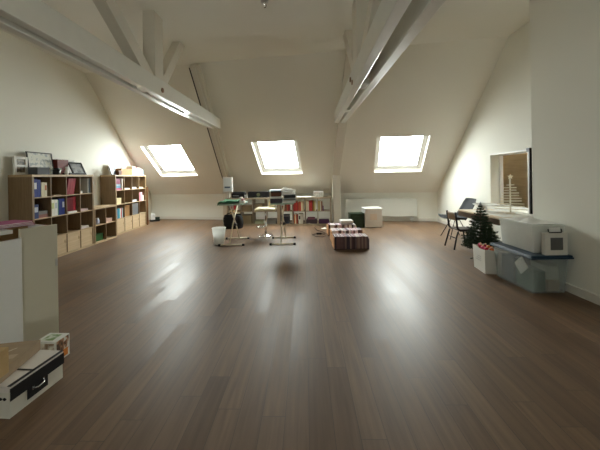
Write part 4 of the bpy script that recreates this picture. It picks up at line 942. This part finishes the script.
for k, (c, lb) in enumerate([((.40, .05, .20), 'dark pink folder lowest on the white cabinet'), ((.50, .12, .27), 'magenta folder on top of the dark pink one'), ((.42, .06, .22), 'deep pink folder on top of the magenta one')]):
    t = thing('folder', lb, 'folder', cw(.06+.03*k, .42-.01*k, .9855+.0135*k), rzc+.25*(k-1)*.3)
    MB().box(0, .34, 0, .26, 0, .002).box(0, .34, 0, .26, .011, .013).box(0, .34, 0, .004, .002, .011).build('cover', flat(c, .5), t); MB().box(.01, .33, .005, .25, .002, .011).build('paper', M_PAPER, t)
t = thing('paper_sheet', 'sheet of white paper lying on the cabinet at the left edge', 'paper', cw(.46, .35, .986), rzc)
box_part('sheet', M_PAPER, t, 0, .3, 0, .21, 0, .004)

# boxes in the foreground
t = thing('archive_box', 'white lidded storage box with black strap and metal handle', 'box', (-1.688, 1.725, 0), -.085)
CW = flat((.70, .68, .60), .6, var=.03)
box_part('body', CW, t, -.33, 0, 0, .355, 0, .145); box_part('lid', flat((.76, .71, .66), .6, var=.03), t, -.334, .004, -.004, .359, .15, .186, bevel=.003)
MB().box(-.336, .006, -.004, .359, .118, .152).build('lid_rim', CW, t)
m = MB().box(.0045, .0085, .0, .359, .100, .172).box(.0045, .0085, .10, .235, .035, .104).box(-.014, .0085, .0, .359, .1862, .1875).box(-.334, .006, .142, .156, .1862, .1875); m.build('strap', M_BLACK, t)
h_ = MB().tube([(.010, .135, .085), (.028, .15, .082), (.028, .19, .088), (.010, .205, .094)], .006, 8).build('handle', M_CHROME, t); MB().box(.0087, .0105, .128, .142, .075, .095).build('handle_plate', M_CHROME, h_); MB().box(.0087, .0105, .198, .212, .085, .105).build('handle_plate', M_CHROME, h_)
for x in (-.05, -.025): MB().tube([(x, -.006, .115), (x, -.0005, .115)], .009, 12).build('eyelet', M_BLACK, t)
t = thing('carton', 'flat brown cardboard carton with pale curved mark on the white box', 'carton', (-1.722, 1.55, .1885), .18)
# local: +y towards the far edge
box_part('body', M_CARD, t, -.25, 0, .0, .555, 0, .066, bevel=.004)
for (a, b) in ((-.25, -.126), (-.124, 0)): box_part('flap', M_CARD, t, a, b, 0, .555, .066, .069)
m = MB().tube([(-.19+.10*k/10, .40+.07*k/10-.025*math.sin(k/10*PI), .0695) for k in range(11)], [.001+.005*math.sin(min(1, k/10+.05)*PI*.9) for k in range(11)], 6)
m.build('curved_mark', flat((.66, .56, .44), .7), t)
MB().box(-.08, -.03, .34, .39, .069, .0695).build('label', flat((.54, .42, .29), .7), t)
t = thing('carton', 'ochre cardboard box at the left edge of the picture', 'carton', (-1.705, 1.745, .2580), math.radians(3))
box_part('body', M_CARD2, t, -.28, 0, -.15, 0, 0, .145, bevel=.003); box_part('flap', M_CARD2, t, -.28, 0, -.15, -.077, .145, .148); box_part('flap', M_CARD2, t, -.28, 0, -.073, 0, .145, .148)
# picture box behind
t = thing('game_box', 'white box with green and orange pictures behind the archive box', 'box', (-1.83, 2.23, 0), math.radians(-3))
box_part('body', flat((.82, .83, .80), .5), t, -.16, 0, 0, .13, 0, .165, bevel=.002)
def pic(b, c): return (b, c)
MB().box(-.13, -.04, .02, .11, .165, .1665).build('top_picture', picture_mat('leaf_picture', (.20, .34, .12), (.75, .80, .70), 24), t)
MB().box(0, .0015, .01, .12, .06, .16).build('side_picture', picture_mat('animal_picture', (.10, .06, .04), (.80, .80, .74), 20, (.45, .22, .10)), t)
MB().box(0, .002, .03, .11, .015, .07).build('side_panel', flat((.75, .26, .05), .5), t)
MB().box(-.15, -.01, -.0015, 0, .03, .15).build('front_picture', picture_mat('print_picture', (.30, .20, .12), (.78, .78, .72), 18), t)

# ------------------------------------------------------------------ light and camera
w = bpy.data.worlds.new('overcast_sky'); SC.world = w; w.use_nodes = True
bg = w.node_tree.nodes['Background']; bg.inputs[0].default_value = (.975, 1.0, .955, 1); bg.inputs[1].default_value = 35.5

cam = bpy.data.cameras.new('camera'); co = bpy.data.objects.new('camera', cam); C.objects.link(co)
F_PX, PX, PY, ROLL = 298.0, 297.0, 175.5, .0175
cam.sensor_fit = 'HORIZONTAL'; cam.sensor_width = 36; cam.lens = F_PX/600*36
cam.shift_x = (300-PX)/600; cam.shift_y = -(225-PY)/600; cam.clip_start = .05
co.matrix_world = Matrix.Translation((0, 0, CAMH)) @ Matrix.Rotation(PI/2, 4, 'X') @ Matrix.Rotation(-ROLL, 4, 'Z')
SC.camera = co
SC.view_settings.view_transform = 'Standard'; SC.view_settings.look = 'None'; SC.view_settings.gamma = 1; SC.view_settings.use_curve_mapping = False
SC.view_settings.exposure = 0.0
SC.cycles.max_bounces = 12; SC.cycles.diffuse_bounces = 8; SC.cycles.transparent_max_bounces = 12
SC.cycles.sample_clamp_indirect = 8; SC.cycles.caustics_reflective = False; SC.cycles.caustics_refractive = False
SC.cycles.use_denoising = True
